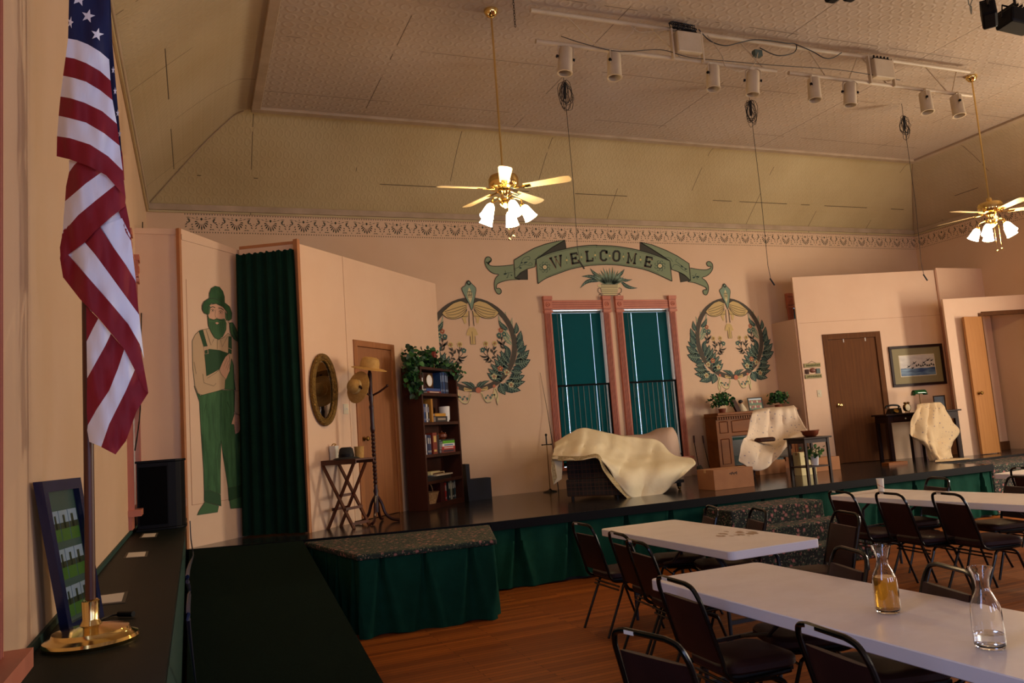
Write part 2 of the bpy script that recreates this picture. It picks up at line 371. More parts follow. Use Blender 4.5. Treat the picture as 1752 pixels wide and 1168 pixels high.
# ceiling: coves on four sides and a flat middle
def cove_prof(n=8): # (distance from wall, height)
    P = [(0, ZW), (.35, 5.29), (.75, 5.64), (1.0, 5.82), (1.12, 5.885), (1.33, 5.9)]
    return [(p.x, p.y) for p in crom([(a, b_, 0) for a, b_ in P], 3)]
PR = cove_prof(); DI = 1.33
def cring(d, z): return [(XL+d, YF+d, z), (XR-d, YF+d, z), (XR-d, YB-d, z), (XL+d, YB-d, z)]
R = [cring(d, z) for d, z in PR]
for k, nm in enumerate(('tin_cove_x', 'tin_cove_y', 'tin_cove_x', 'tin_cove_y')):
    b = MB(nm); b.grid([[r[k], r[(k+1) % 4]] for r in R]); b.build('ceiling', kind='structure', smooth=True)
MB('tin_flat').box(XL+DI, XR-DI, YF+DI, YB-DI, ZC+.005, ZC+.06).build('ceiling', kind='structure')
def ringtrim(d0, d1, z0, z1, m, nm):
    b = MB(m)
    for (x0, x1, y0, y1) in ((XL+d0, XR-d0, YB-d1, YB-d0), (XL+d0, XR-d0, YF+d0, YF+d1), (XL+d0, XL+d1, YF+d1, YB-d1), (XR-d1, XR-d0, YF+d1, YB-d1)): b.box(x0, x1, y0, y1, z0, z1)
    return b.build(nm, kind='structure', bevel=.008)
ringtrim(DI-.05, DI+.06, ZC-.03, ZC+.03, 'tin_trim', 'trim_1'); ringtrim(0, .045, ZW-.055, ZW+.03, 'tin_trim', 'trim_2'); ringtrim(0, .03, ZW-.085, ZW-.055, 'tin_cove_x', 'trim_3')
# hip seams, thin strips
b = MB('tin_trim')
for sx, x in ((1, XL), (-1, XR)):
    b.tube([(x+sx*(d+.01), YB-d-.01, z-.008) for d, z in PR if d < 1.2], .007, 5)
b.build('trim_4', kind='structure')
# stencil border painted below the cornice
b = MB('stencil')
def bw(px, py): p = PY(px, py, YB); return p.x, p.z
x_a = bw(462.8, 380)[0]; x_b = bw(627.2, 384)[0]; PERIOD = (x_b-x_a)/3
def stencil_unit(put, c, P, zt, H):
    def pol(pts): b.ngon([put(c+u*P, zt-v*H) for u, v in pts])
    def dia(u, v, w, h): pol([(u-w, v), (u, v-h), (u+w, v), (u, v+h)])
    def petal(u0, v0, u1, v1, w):
        du, dv = (u1-u0)*P, (v1-v0)*H; L = math.hypot(du, dv); w *= 1.45; nx, ny = -dv/L*w/P, du/L*w/H
        um, vm = u0+(u1-u0)*.7, v0+(v1-v0)*.7; pol([(u0, v0), (um+nx, vm+ny), (u1+nx*.5, v1+ny*.5), (u1-nx*.5, v1-ny*.5), (um-nx, vm-ny)])
    for k in range(-4, 5):   # fan
        a = math.radians(k*20); R0, R1 = .045, (.130, .124, .115, .104, .096)[abs(k)]; petal(R0*math.sin(a)/abs(P), .37+R0*math.cos(a)/H, R1*math.sin(a)*.9/abs(P), .37+R1*math.cos(a)/H, .0058)
    dia(0, .29, .038, .085)
    for s_ in (-1, 1):
        for k in range(7):
            a0 = .5+k*.62; u0, v0 = .5*s_-s_*.12+s_*.045*math.cos(a0), .38+.1*math.sin(a0); u1, v1 = .5*s_-s_*.12+s_*.045*math.cos(a0+.62), .38+.1*math.sin(a0+.62)
            petal(u0, v0, u1, v1, .006+.004*(k > 2))
        petal(.5*s_-s_*.03, .62, .5*s_-s_*.1, .52, .005); petal(.5*s_-s_*.03, .75, .5*s_-s_*.08, .66, .005)
        petal(.5*s_-s_*.2, .62, .5*s_-s_*.25, .55, .005); dia(.5*s_-s_*.24, .7, .02, .05)
        petal(.5*s_-s_*.3, .84, .5*s_-s_*.22, .82, .004); petal(.5*s_-s_*.13, .84, .5*s_-s_*.21, .82, .004)
        petal(.05*s_, .3, .16*s_, .3, .003); petal(.17*s_, .29, .27*s_, .22, .003); petal(.28*s_, .21, .42*s_, .2, .003)
        petal(.1*s_, .19, .14*s_, .2, .005); petal(.03*s_, .6, .13*s_, .47, .003)
    dia(.5, .5, .012, .03); dia(.5, .84, .014, .035)
    for k in range(13):
        u = -.5+(k+.5)/13; 
        for v0 in (.01, .95): pol([(u-.011, v0), (u+.011, v0), (u+.011, v0+.06), (u-.011, v0+.06)])
k0 = int((XL-x_a)/PERIOD)+1; N = int((XR-x_a)/PERIOD)
for k in range(k0, N+1): stencil_unit(lambda x, z: (x, YB-.002, z), x_a+k*PERIOD, PERIOD, 4.885, .265)
for k in range(0, 20): stencil_unit(lambda y, z: (XR-.002, y, z), YB-.16-k*PERIOD, -PERIOD, 4.885, .265)
b.build('trim_5', kind='structure')

# windows of the back wall
def casing(b, x0, x1, z0, z1, y, sgn=-1, w=.115, d=.035):
    for a, c in ((x0-w, x0), (x1, x1+w)):
        b.box(a, c, y-d, y, z0-.05, z1+.02)
        for g in (.2, .4, .6, .8): b.mt('pink_groove_shade').box(a+w*g-.005, a+w*g+.005, y-d-.001, y-d, z0, z1-.06); b.mt('pink_trim').box(a+w*g-.013, a+w*g-.005, y-d-.009, y-d, z0, z1-.06)  # thin dark strips stand in for shade in the flutes
        b.box(a-.012, c+.012, y-d-.02, y, z1+.0, z1+.16)            # corner block
        b.tube([(a+w/2+.032*math.cos(q), y-d-.022, z1+.08+.032*math.sin(q)) for q in [PI*k/6 for k in range(12)]], .008, 6, True)
        b.ball(((a+c)/2, y-d-.02, z1+.08), .012, 8, 5); b.mt('pink_groove_shade').box(a-.012, c+.012, y-d-.021, y-d-.02, z1+.006, z1+.012).box(a-.012, c+.012, y-d-.021, y-d-.02, z1+.145, z1+.151).mt('pink_trim')
        b.box(a-.018, c+.018, y-d-.032, y, z1+.16, z1+.215); b.box(a-.015, c+.015, y-d-.026, y, z1-.05, z1-.012)
    b.box(x0, x1, y-d, y, z1+.005, z1+.15); b.mt('pink_groove_shade')
    for g in (.04, .075, .11): b.box(x0, x1, y-d-.001, y-d, z1+g, z1+g+.007)
    b.mt('pink_trim')
def window(idx, x0, x1, z0, z1, sill=True, rail=True):
    e = empty('window_%d' % idx, ((x0+x1)/2, YB, z0)); e['kind'] = 'structure'
    b = MB('pink_trim'); casing(b, x0, x1, z0, z1, YB); b.box(x0-.16, x1+.16, YB-.09, YB, z0-.05, z0); b.build('casing', e, world=True)
    b = MB('rail_black'); zm = (z0+z1)/2+.1
    for a, c in ((x0, x0+.03), (x1-.03, x1)): b.box(a, c, YB+.11, YB+.16, z0, z1)
    b.box(x0, x1, YB+.11, YB+.16, z1-.04, z1); b.box(x0, x1, YB+.11, YB+.16, z0, z0+.05); b.build('sash', e, world=True)
    MB('glass').box(x0, x1, YB+.13, YB+.136, z0, z1).build('pane', e, world=True)
    # closed venetian blind: slats with cord holes, a gap at each side
    bx0, bx1 = x0+.018, x1-.024; b = MB('blind'); g1 = bx0+.18; g2 = bx1-.18; yb = YB+.05; n = int((z1-z0-.045)/.0235)
    b.mt('rail_bar'); b.box(bx0, bx1, yb-.02, yb+.02, z1-.045, z1-.012); b.mt('blind')
    for k in range(n):
        z = z1-.05-(k+1)*.0235
        for a, c in ((bx0, g1-.004), (g1+.004, g2-.0022), (g2+.0022, bx1)):
            b.add([(a, yb+.006, z), (c, yb+.006, z), (c, yb-.006, z+.0245), (a, yb-.006, z+.0245)], [(0, 1, 2, 3)])
        for a, c in ((g1-.004, g1+.004), (g2-.0022, g2+.0022)):
            b.add([(a, yb+.006, z), (c, yb+.006, z), (c, yb+.001, z+.010), (a, yb+.001, z+.010)], [(0, 1, 2, 3)])
    b.build('blind', e, world=True)
    MB('rail_bar').tube([(bx0+.1, yb-.03, z1-.04), (bx0+.11, yb-.03, z1-1.45)], .004, 6).build('tilt_wand', e, world=True)
    if rail:
        b = MB('rail_black'); zr = z0+1.27
        b.box(x0-.002, x1+.002, YB-.02, YB+.015, zr-.03, zr); b.box(x0-.002, x0+.018, YB-.02, YB+.01, z0, zr); b.box(x1-.018, x1+.002, YB-.02, YB+.01, z0, zr); b.box(x0, x1, YB-.02, YB+.015, z0+.03, z0+.06)
        for k in range(1, 10): x = x0+(x1-x0)*k/10; b.mt('rail_bar').box(x-.004, x+.004, YB-.012, YB+.0, z0+.05, zr-.03)
        b.build('guard_rail', e, world=True)
    return e
window(1, 5.26, 6.19, 1.04, 3.5); window(2, 6.54, 7.44, 1.04, 3.5); window(3, 10.04, 10.88, 2.22, 3.53, rail=False)
# left wall windows: one near the lens, one behind the speaker
def side_window(idx, y0, y1, z0, z1):
    e = empty('window_%d' % idx, (XL, (y0+y1)/2, z0)); e['kind'] = 'structure'
    M = Matrix(((0, -1, 0, XL), (1, 0, 0, 0), (0, 0, 1, 0), (0, 0, 0, 1)))
    b = MB('pink_trim', M); casing(b, y0, y1, z0, z1, 0); b.box(y0-.16, y1+.16, -.1, 0, z0-.05, z0); b.box(y0-.12, y1+.12, -.03, 0, z0-.16, z0-.05); b.build('casing', e, world=True)
    b = MB('blind', M)
    for k in range(int((z1-z0)/.0235)): z = z0+k*.0235; b.add([(y0+.004, .006+.05, z), (y1-.004, .006+.05, z), (y1-.004, -.006+.05, z+.0245), (y0+.004, -.006+.05, z+.0245)], [(0, 1, 2, 3)])
    b.build('blind', e, world=True); MB('glass', M).box(y0, y1, .12, .126, z0, z1).build('pane', e, world=True)
side_window(4, 1.2, 2.42, 1.14, 3.58); side_window(5, 7.47, 8.33, 1.22, 3.38)

# ================================================================== STAGE
def zs(px, py): return PZ(px, py, ZS)
XE = 10.22
FRONT = [(XL, 8.86), (-.08, 8.74), (.975, 8.43), (1.9, 8.2), (2.85, 8.03), (5, 7.97), (XE, 7.97)]
st = empty('stage', (5, 9.5, 0), 0, 'low dark stage platform with a pleated green skirt along the back of the hall', 'stage')
poly = FRONT+[(XE, 8.9), (XR-.01, 8.9), (XR-.01, YB-.005), (XL+.01, YB-.005)]
MB('stage_deck').prism([(x, y, ZS-.05) for x, y in poly[::-1]][::-1], (0, 0, .05)).build('deck', st, world=True)
b = MB('stage_edge')
for (x0, y0), (x1, y1) in zip(FRONT[:-1], FRONT[1:]): b.bar((x0, y0-.012, ZS-.045), (x1, y1-.012, ZS-.045), .03, .09)
b.bar((XE+.012, 7.96, ZS-.045), (XE+.012, 8.9, ZS-.045), .03, .09); b.build('edge_trim', st, world=True)
def skirt(path, z0, z1, sw=.62, depth=.045, name='skirt', parent=None, seed=1, mats='skirt'):
    # box pleats: flat swags between pinched pleats that flare towards the hem
    rnd = random.Random(seed); P = [Vector((x, y, 0)) for x, y in path]; L = [0]
    for a, c in zip(P[:-1], P[1:]): L.append(L[-1]+(c-a).length)
    def at(s_):
        s_ = min(max(s_, 0), L[-1]-1e-6)
        for i in range(len(P)-1):
            if s_ <= L[i+1]: t_ = (s_-L[i])/(L[i+1]-L[i]); d = (P[i+1]-P[i]).normalized(); return P[i].lerp(P[i+1], t_), Vector((d.y, -d.x, 0))
    n = int(L[-1]/.018); rows = []
    ps = []; s_ = sw*.4
    while s_ < L[-1]: ps.append(s_+rnd.uniform(-.04, .04)); s_ += sw
    H = 9
    for j in range(H+1):
        v = j/H; row = []
        for i in range(n+1):
            s_ = L[-1]*i/n; p, nn = at(s_); h = 0
            for c in ps:
                d = s_-c; w = .016+.085*v**1.2
                h -= .085*math.exp(-(d/w)**2)          # recess of the pleat
                h += .05*(.35+.65*v)*math.exp(-((abs(d)-w*1.35)/(w*.55))**2)   # folded lips
            h += .012*v*math.sin(s_*9+seed)+.006*math.sin(s_*23)
            z = z1-(z1-z0)*v
            if j == 0: z -= 0
            row.append(p+nn*(h*depth/.045*.8)+Vector((0, 0, z+(.012*math.sin(s_*PI/sw) if j == H else 0))))
        rows.append(row)
    return MB(mats).grid(rows).build(name, parent, world=True, smooth=True)
skirt([(x, y+.02) for x, y in FRONT[1:]], .02, ZS-.09, parent=st, seed=3)
skirt([(XE-.02, 7.98), (XE-.02, 8.9)], .02, ZS-.09, parent=st, seed=5)
MB('seat_under').prism([(x, y+.1, 0) for x, y in FRONT[1:]]+[(XE-.12, 8.9, 0), (XL+.45, 8.9, 0)], (0, 0, ZS-.06)).build('riser', st, world=True)

# carpeted landing in front of the stage (left), steps (middle), landing (right)
e = empty('carpeted_landing', (1.9, 7.6, 0), 0, 'floral carpeted landing with a dark green pleated skirt at the left end of the stage', 'step')
LP = [(.99, 8.39), (1.245, 6.93), (2.485, 6.86), (2.83, 8.0)]
MB('floral_top').prism([(x, y, .645) for x, y in LP], (0, 0, .05)).build('tread', e, world=True, bevel=.015)
skirt([(1.02, 8.3), (1.262, 6.96), (2.47, 6.89), (2.79, 7.95)], .0, .645, .36, .03, 'skirt', e, 8)
MB('seat_under').prism([(1.1, 8.3, 0), (1.31, 7.03, 0), (2.42, 6.97, 0), (2.7, 7.95, 0)], (0, 0, .64)).build('core', e, world=True)
e = empty('carpeted_steps', (6.2, 7.5, 0), 0, 'three floral carpeted steps up to the middle of the stage', 'steps')
for i, (xa, xb, y0, y1, z1) in enumerate(((5.42, 6.72, 7.42, 7.94, .60), (5.36, 6.94, 7.12, 7.42, .41), (5.22, 7.02, 6.82, 7.12, .21))):
    MB('floral_carpet').box(xa, xb, y0, y1, 0, z1).build('step', e, world=True, bevel=.02)
MB('floral_carpet').box(XE+.06, 12.9, 8.02, 8.88, 0, .685).build('carpeted_landing', bevel=.02, label='floral carpeted landing block beyond the right end of the green stage skirt', cat='step')
# ramp and ledge along the left wall
b = MB('carpet'); b.prism([(-.08, 8.72, ZS-.005), (-.08, 8.72, 0), (-.08, 3.1, 0), (-.08, 3.1, .02)][::-1], (1.06, 0, 0))
for i, v in enumerate(b.v):
    if v.y > 8.5 and v.x > 0: b.v[i] = Vector((v.x, 8.41, v.z))
b.build('carpeted_ramp', label='dark green carpeted ramp rising along the left wall to the stage', cat='ramp')
e = empty('wall_ledge', (-.3, 3, 0), 0, 'long waist-high ledge with a dark top running along the left wall', 'ledge')
MB('ledge_side').box(XL, -.11, -2, 8.74, 0, .995).build('body', e, world=True); MB('ledge_top').box(XL, -.09, -2, 8.76, .995, 1.02).build('top', e, world=True, bevel=.004)
MB('ledge_side').box(XL, XL+.012, -2, 8.7, 1.02, 1.05).build('backsplash', e, world=True)
# ------------------------------------------------------------------ scenery flats
def flat(name, P, ang, L, z0, z1, t, label, cat='scenery panel', m='flat_paint', holes=None, ztop=None, stiles=True):
    e = empty(name, (P[0], P[1], ZS), math.radians(ang), label, cat)
    b = MB(m); segs = [(0, L)]
    if holes:
        h0, h1, hz = holes; b.box(0, h0, 0, t, z0, z1); b.box(h1, L, 0, t, z0, z1); b.box(h0, h1, 0, t, hz, z1)
    elif ztop:  # polyline top
        pts = [(0, 0, z0)]+[(x, 0, z) for x, z in ztop]+[(L, 0, z0)]; b.prism(pts[::-1], (0, t, 0))
    else: b.box(0, L, 0, t, z0, z1)
    b.build('panel', e); return e
PA = (-.08, 8.8)
e = flat('scenery_flat', (XL, 8.83), 0, .43, 0, 3.28, .03, 'narrow pale pink scenery flat between the left wall and the painted farmer', m='flat_paint')
MB('flat_paint').box(.0, .43, -.012, 0, 3.22, 3.28).box(.39, .43, -.012, 0, 0, 3.22).build('batten', e)
FA = 48; FL = .9
e = flat('scenery_flat', PA, FA, FL, 0, 3.25, .03, 'pale scenery flat with a farmer painted on it, left of the green curtain', ztop=[(0, 3.28), (FL, 3.22)])
MB('pine_edge').box(-.03, 0, -.005, .035, 0, 3.28).build('edge_strip', e); MB('flat_paint').box(0, FL, -.012, 0, 3.16, 3.22).build('batten', e)
MB('flat_seam').box(.055, .061, -.003, 0, .42, 2.75).box(.055, .7, -.003, 0, .42, .425).build('seam_line', e)
# curtain opening
c0 = Vector((.53, 9.38, 0)); c1 = Vector((1.13, 9.05, 0)); ca = math.degrees(math.atan2(c1.y-c0.y, c1.x-c0.x))
e = flat('scenery_header', (c0.x, c0.y+.02), ca, (c1-c0).length, 3.06, 3.24, .03, 'narrow wooden header board above the green stage curtain', 'header board')
MB('pine_edge').box(0, (c1-c0).length, -.006, .036, 3.21, 3.245).build('top_strip', e)
e = empty('stage_curtain', ((c0.x+c1.x)/2, (c0.y+c1.y)/2, ZS), 0, 'dark green floor length curtain hanging between the farmer flat and the mirror flat', 'curtain')
dr = (c1-c0).normalized(); nn = Vector((dr.y, -dr.x, 0)); rows = []
for j in range(15):
    v = j/14; row = []
    for i in range(121):
        s_ = i/120; q = s_*(c1-c0).length
        h = .025+.026*math.sin(q*2*PI/.115+.5*math.sin(q*9))*(.45+.55*min(v*4,1))*(1-.3*v)+.02*v*math.sin(q*11+1) + (.008*math.sin(q*160) if v < .03 else 0)
        sp = 1+.07*v
        p = c0+dr*((q-.34)*sp+.34-.01)+nn*(h+.05); row.append(Vector((p.x, p.y, ZS+.015+(3.13-.015)*(1-v)+(.008*math.sin(q*90) if j == 0 else 0))))
    rows.append(row)
MB('curtain').grid(rows).build('drape', e, world=True, smooth=True)
MB('white').tube([c0+nn*.025+dr*-.02+Vector((0, 0, ZS+3.09)), c1+nn*.025+dr*.01+Vector((0, 0, ZS+3.09))], .011).build('rod', e, world=True)
# flat with mirror and door, at 45 degrees
CP = (1.15, 9.03); CL = 3.17
e = flat('scenery_flat', CP, 45, CL, 0, 3.2, .035, 'long pale scenery flat with mirror and wooden door, right of the green curtain', ztop=None, holes=(1.02, 1.82, 2.13))
MB('pine_edge').box(-.045, 0, -.006, .05, 0, 3.25).build('edge_strip', e); MB('flat_paint').box(.82, .85, -.006, 0, 0, 3.2).build('batten', e)
def door(parent_loc, ang, w, h, m, cm, label, knob_side=1, cw=.075, knob='brass', t=.04, off=0, clips=False):
    e = empty('stage_door', parent_loc, math.radians(ang), label, 'door')
    MB(m).box(.003, w-.003, .006, .006+t, .008, h-.004).build('leaf', e)
    b = MB(cm)
    for a, c in ((-cw, 0), (w, w+cw)): b.box(a, c, -.016, .03, 0, h+cw)
    b.box(0, w, -.016, .03, h, h+cw); b.build('casing', e, bevel=.004)
    kx = .07 if knob_side < 0 else w-.07; b = MB(knob); b.lathe([(.028, 0), (.028, .006), (.011, .012), (.011, .035), (.026, .045), (.03, .058), (.022, .07), (0, .073)], 16, (kx, .006, .97), (0, -1, 0)); b.build('knob', e, smooth=True)
    if clips:
        b = MB('white')
        for x in (w*.32, w*.78): b.box(x, x+.012, -.004, .006, h-.06, h)
        b.build('clip', e)
    return e
c45 = math.cos(PI/4)
def CPt(u, off=0, z=0): return (CP[0]+u*c45+off*c45, CP[1]+u*c45-off*c45, ZS+z)   # off: distance in front of the flat
door(CPt(1.03, 0), 45, .78, 2.11, 'door_oak', 'casing_oak', 'light oak stage door behind the coat rack, left of the bookcase', -1, .075, 'old_brass')
# right hand flats
DA = -15; DP = (9.56, 10.685); dr = Vector((math.cos(math.radians(DA)), math.sin(math.radians(DA)), 0)); dn = Vector((dr.y, -dr.x, 0))
def DPt(u, off=0, z=0): p = Vector((DP[0], DP[1], 0))+dr*u+dn*off; return (p.x, p.y, ZS+z)
e = flat('scenery_flat', DP, DA, 2.65, 0, 3.2, .035, 'tall pale scenery flat with the seabird picture and a brown door', ztop=None, holes=(.5, 1.38, 2.11))
MB('flat_seam').box(.03, 2.62, -.003, 0, 2.4, 2.405).build('seam_line', e); MB('flat_seam').box(2.62, 2.65, -.02, 0, 0, 3.2).build('batten', e)
door(DPt(.51), DA, .86, 2.09, 'door_oak_dark', 'door_oak_dark', 'dark brown stage door between the small hanging sign and the desk', -1, .095, 'brass', clips=True)
MB('flat_paint').box(9.54, 9.575, 10.72, YB, ZS, 3.2).build('scenery_return', label='low pale side panel joining the back wall to the brown door flat', cat='scenery panel')
MB('flat_paint').box(12.13, XR, 10.0, 10.035, ZS, 3.95).build('scenery_flat', label='tall pale flat rising behind the open door flat at far right', cat='scenery panel')
FP = (11.66, 9.56); fr = Vector((math.cos(math.radians(DA)), math.sin(math.radians(DA)), 0)); fn = Vector((fr.y, -fr.x, 0))
def FPt(u, off=0, z=0): p = Vector((FP[0], FP[1], 0))+fr*u+fn*off; return (p.x, p.y, ZS+z)
e = flat('scenery_flat', FP, DA, 1.68, 0, 2.6, .035, 'pale scenery flat with an open doorway at the far right', holes=(.66, 1.5, 2.28))
MB('door_oak_dark').box(.6, .66, -.018, .04, 0, 2.33).box(.66, 1.56, -.018, .04, 2.28, 2.35).box(1.5, 1.56, -.018, .04, 0, 2.28).build('casing', e)
# open leaf, hinged at the left jamb and swung out over the stage
hp = FPt(.64, .02); e = empty('open_door', hp, math.radians(DA+180+14), 'light birch door standing open at the far right of the stage', 'door')
hl = (.34, .92)
MB('door_birch').box(0, .40, -.04, 0, .012, 2.27).build('leaf', e)
b = MB('old_brass')
for s_ in (-1,): b.lathe([(.028, 0), (.028, .006), (.011, .012), (.011, .035), (.026, .045), (.03, .058), (.022, .07), (0, .073)], 16, (.3, 0, 1.0), (0, 1, 0))
b.build('knob', e, smooth=True)
# corridor behind the doorway
MB('flat_paint').box(12.28, 13.22, 9.93, 9.96, ZS, 3.3).build('corridor_panel', label='pinkish panel seen through the open doorway at far right', cat='panel')
MB('door_oak_dark').box(12.3, 13.22, 9.9, 9.93, ZS, ZS+.14).build('corridor_skirting', label='brown skirting board at the foot of the corridor panel', cat='skirting board')

# ================================================================== PAINTED WALL DECORATION
class Paint:
    def __init__(s, put): s.b = MB(['mur_dark']); s.put = put
    def poly(s, pts, c, lv=1): s.b.mt(c).ngon([s.put(u, v, lv) for u, v in pts]); return s
    def line(s, pts, w, c, lv=3, n=3, taper=False):
        P = [Vector((u, v, 0)) for u, v in pts]
        if n > 1 and len(P) > 2: P = crom(P, n)
        L, R = [], []; N = len(P)
        for i in range(N):
            d = (P[min(i+1, N-1)]-P[max(i-1, 0)]).normalized(); q = Vector((-d.y, d.x, 0))*w/2*((1-.85*i/(N-1)) if taper else 1); L.append(P[i]+q); R.append(P[i]-q)
        s.b.mt(c)
        for i in range(N-1): s.b.ngon([s.put(p.x, p.y, lv) for p in (L[i], L[i+1], R[i+1], R[i])])
        return s
    def disc(s, u, v, r, c, lv=4, n=10, ry=None): return s.poly([(u+r*math.cos(2*PI*k/n), v+(ry or r)*math.sin(2*PI*k/n)) for k in range(n)], c, lv)
    def leaf(s, a, t_, w, c='mur_leaf', vein='mur_leaf2', bend=.15, lv=2):
        a, t_ = Vector((*a, 0)), Vector((*t_, 0)); d = t_-a; L = d.length; d /= L; q = Vector((-d.y, d.x, 0)); U, D, M = [], [], []
        for k in range(9):
            x = k/8; m = a+d*L*x+q*bend*L*math.sin(PI*x); h = w*math.sin(PI*min(x**.75, 1))*(1 if x < 1 else 0); U.append(m+q*h); D.append(m-q*h); M.append(m)
        s.poly([(p.x, p.y) for p in U+D[::-1][1:-1]], c, lv)
        if vein:
            s.line([(p.x, p.y) for p in M[0:8]], w*.22, vein, lv+1, 1)
            for k in (2, 3, 4, 5):
                for sd in (U, D): e_ = M[k+1].lerp(sd[k+1], .8); s.line([(M[k].x, M[k].y), (e_.x, e_.y)], w*.13, vein, lv+1, 1)
        return s
    def flower(s, u, v, r, c, cc='mur_rose', lv=6):
        for k in range(5): a = 2*PI*k/5+.3; s.disc(u+r*.55*math.cos(a), v+r*.55*math.sin(a), r*.5, c, lv, 8)
        s.disc(u, v, r*.3, cc, lv+1, 7); return s
    def done(s, name, label, cat='wall painting', group=None): return s.b.build(name, label=label, cat=cat, group=group)
EPS = .0006
def put_back(px, py, lv): p = PY(px, py, YB); return (p.x, YB-.003-EPS*lv, p.z)
def A(x, y): return 820+x/7.9636, 400+y/7.9636
def B(x, y): return 1020+x/7.9636, 400+y/7.9636
p = Paint(put_back)
def band(pts, f, c, lv): p.poly([f(x, y) for x, y in pts], c, lv)
def outl(pts, f, w=1.1, lv=8, n=3): p.line([f(x, y) for x, y in pts], w, 'mur_dark', lv, n)
top = [A(772, 345), A(900, 285), A(1050, 235), A(1250, 190), A(1450, 162), A(1600, 156), B(0, 160), B(200, 165), B(400, 190), B(600, 230), B(800, 290), B(1000, 370)]
bot = [B(1030, 645), B(850, 560), B(650, 485), B(400, 440), B(200, 420), B(0, 425), A(1450, 440), A(1250, 480), A(1050, 550), A(900, 610), A(797, 680)]
# side ribbons first (lower levels), centre band on top
lt = [(465, 420), (330, 437), (180, 440), (130, 420), (95, 380), (105, 395), (150, 385), (165, 350), (140, 318), (105, 315), (78, 345), (75, 400), (100, 460), (150, 515), (210, 545), (265, 555), (220, 605), (203, 680), (212, 760), (240, 810), (275, 822), (300, 790), (285, 750), (255, 740), (235, 745), (235, 700), (265, 670), (350, 640), (450, 625), (560, 622), (485, 605)]
band(lt, A, 'mur_sage', 1); outl(lt, A)
rt = [(1280, 465), (1400, 485), (1500, 490), (1555, 465), (1560, 440), (1530, 445), (1505, 420), (1510, 385), (1545, 378), (1580, 410), (1585, 470), (1555, 530), (1500, 575), (1440, 598), (1490, 640), (1525, 710), (1525, 780), (1500, 832), (1465, 820), (1452, 780), (1475, 760), (1500, 765), (1495, 735), (1450, 710), (1350, 670), (1250, 650), (1285, 635)]
band(rt, B, 'mur_sage', 1); outl(rt, B)
for f, dk, lg, un in ((A, [(1165, 85), (1185, 210), (1050, 235), (900, 285), (790, 330), (850, 290), (1000, 180)], [(470, 360), (600, 280), (750, 195), (900, 140), (1050, 105), (1165, 85), (1000, 180), (850, 290), (772, 345), (757, 450), (650, 480), (560, 530), (485, 605)], [(485, 605), (560, 540), (655, 485), (658, 625), (560, 622)]),
                      (B, [(598, 115), (598, 230), (800, 290), (1000, 370), (940, 330), (760, 210)], [(598, 115), (760, 150), (950, 225), (1100, 300), (1262, 405), (1285, 635), (1200, 560), (1125, 520), (1025, 485), (1000, 370), (930, 320), (760, 210)], [(1130, 525), (1200, 560), (1285, 635), (1150, 658)])):
    band(un, f, 'mur_shadow', 2); outl(un+[un[0]], f, .9, 8, 1); band(lg, f, 'mur_sage', 3); outl(lg+[lg[0]], f, 1.2, 8, 1); band(dk, f, 'mur_shadow', 4); outl(dk+[dk[0]], f, .8, 8, 1)
p.poly(top+bot, 'mur_sage', 9); p.line(top, 1.5, 'mur_dark', 12); p.line(bot, 1.3, 'mur_dark', 12); p.line([top[0], bot[-1]], 1.2, 'mur_dark', 12, 1); p.line([top[-1], bot[0]], 1.2, 'mur_dark', 12, 1)
p.line([(x, y+2.6) for x, y in top[1:-1]], .4, 'mur_dark', 12); p.line([(x, y-2.4) for x, y in bot[1:-1]], .4, 'mur_dark', 12)
LET = {'W': [[(-.5, .5), (-.22, -.5), (0, .35), (.22, -.5), (.5, .5)], [(-.62, .48), (-.34, .48)], [(-.12, .48), (.12, .48)], [(.36, .48), (.62, .48)]],
       'E': [[(-.3, .48), (-.3, -.48)], [(-.42, .46), (.36, .46), (.36, .25)], [(-.3, 0), (.14, 0)], [(.14, .14), (.14, -.14)], [(-.42, -.46), (.4, -.46), (.4, -.2)]],
       'L': [[(-.2, .48), (-.2, -.48)], [(-.38, .46), (.02, .46)], [(-.38, -.46), (.4, -.46), (.4, -.18)]],
       'C': [[(.34, .2), (.34, .38), (.15, .48), (-.12, .48), (-.34, .3), (-.34, -.3), (-.12, -.48), (.15, -.48), (.36, -.3)], [(.38, .48), (.38, .16)]],
       'O': [[(0, .48), (-.22, .44), (-.36, .26), (-.36, -.26), (-.22, -.44), (0, -.48), (.22, -.44), (.36, -.26), (.36, .26), (.22, .44), (0, .48)]],
       'M': [[(-.38, -.48), (-.38, .46), (0, -.3), (.38, .46), (.38, -.48)], [(-.56, -.46), (-.2, -.46)], [(.2, -.46), (.56, -.46)], [(-.56, .46), (-.34, .46)], [(.34, .46), (.56, .46)]]}
for ch, (cx, cy), rot, hh, ww in (('W', A(1055, 385), 15, 19, 18), ('E', A(1295, 335), 10, 18, 15), ('L', A(1490, 305), 6, 18, 15), ('C', A(1690, 297), 2, 17.5, 14.5), ('O', B(272, 303), -2, 17.5, 14.5), ('M', B(480, 335), -6, 18, 14.5), ('E', B(708, 383), -11, 17.5, 14)):
    ca_, sa_ = math.cos(math.radians(rot)), math.sin(math.radians(rot))
    for stx in LET[ch]:
        q = [(cx+(x*ww*ca_-y*hh*-sa_*-1), cy-(x*ww*sa_+y*hh*ca_)) for x, y in stx]
        p.line([(a-.35, c+.35) for a, c in q], 3.0 if len(stx) != 2 or abs(stx[0][0]-stx[1][0]) < .1 else 2.4, 'mur_rose', 13, 1)
        p.line(q, 3.5 if len(stx) != 2 or abs(stx[0][0]-stx[1][0]) < .1 else 2.8, 'mur_dark', 14, 1)
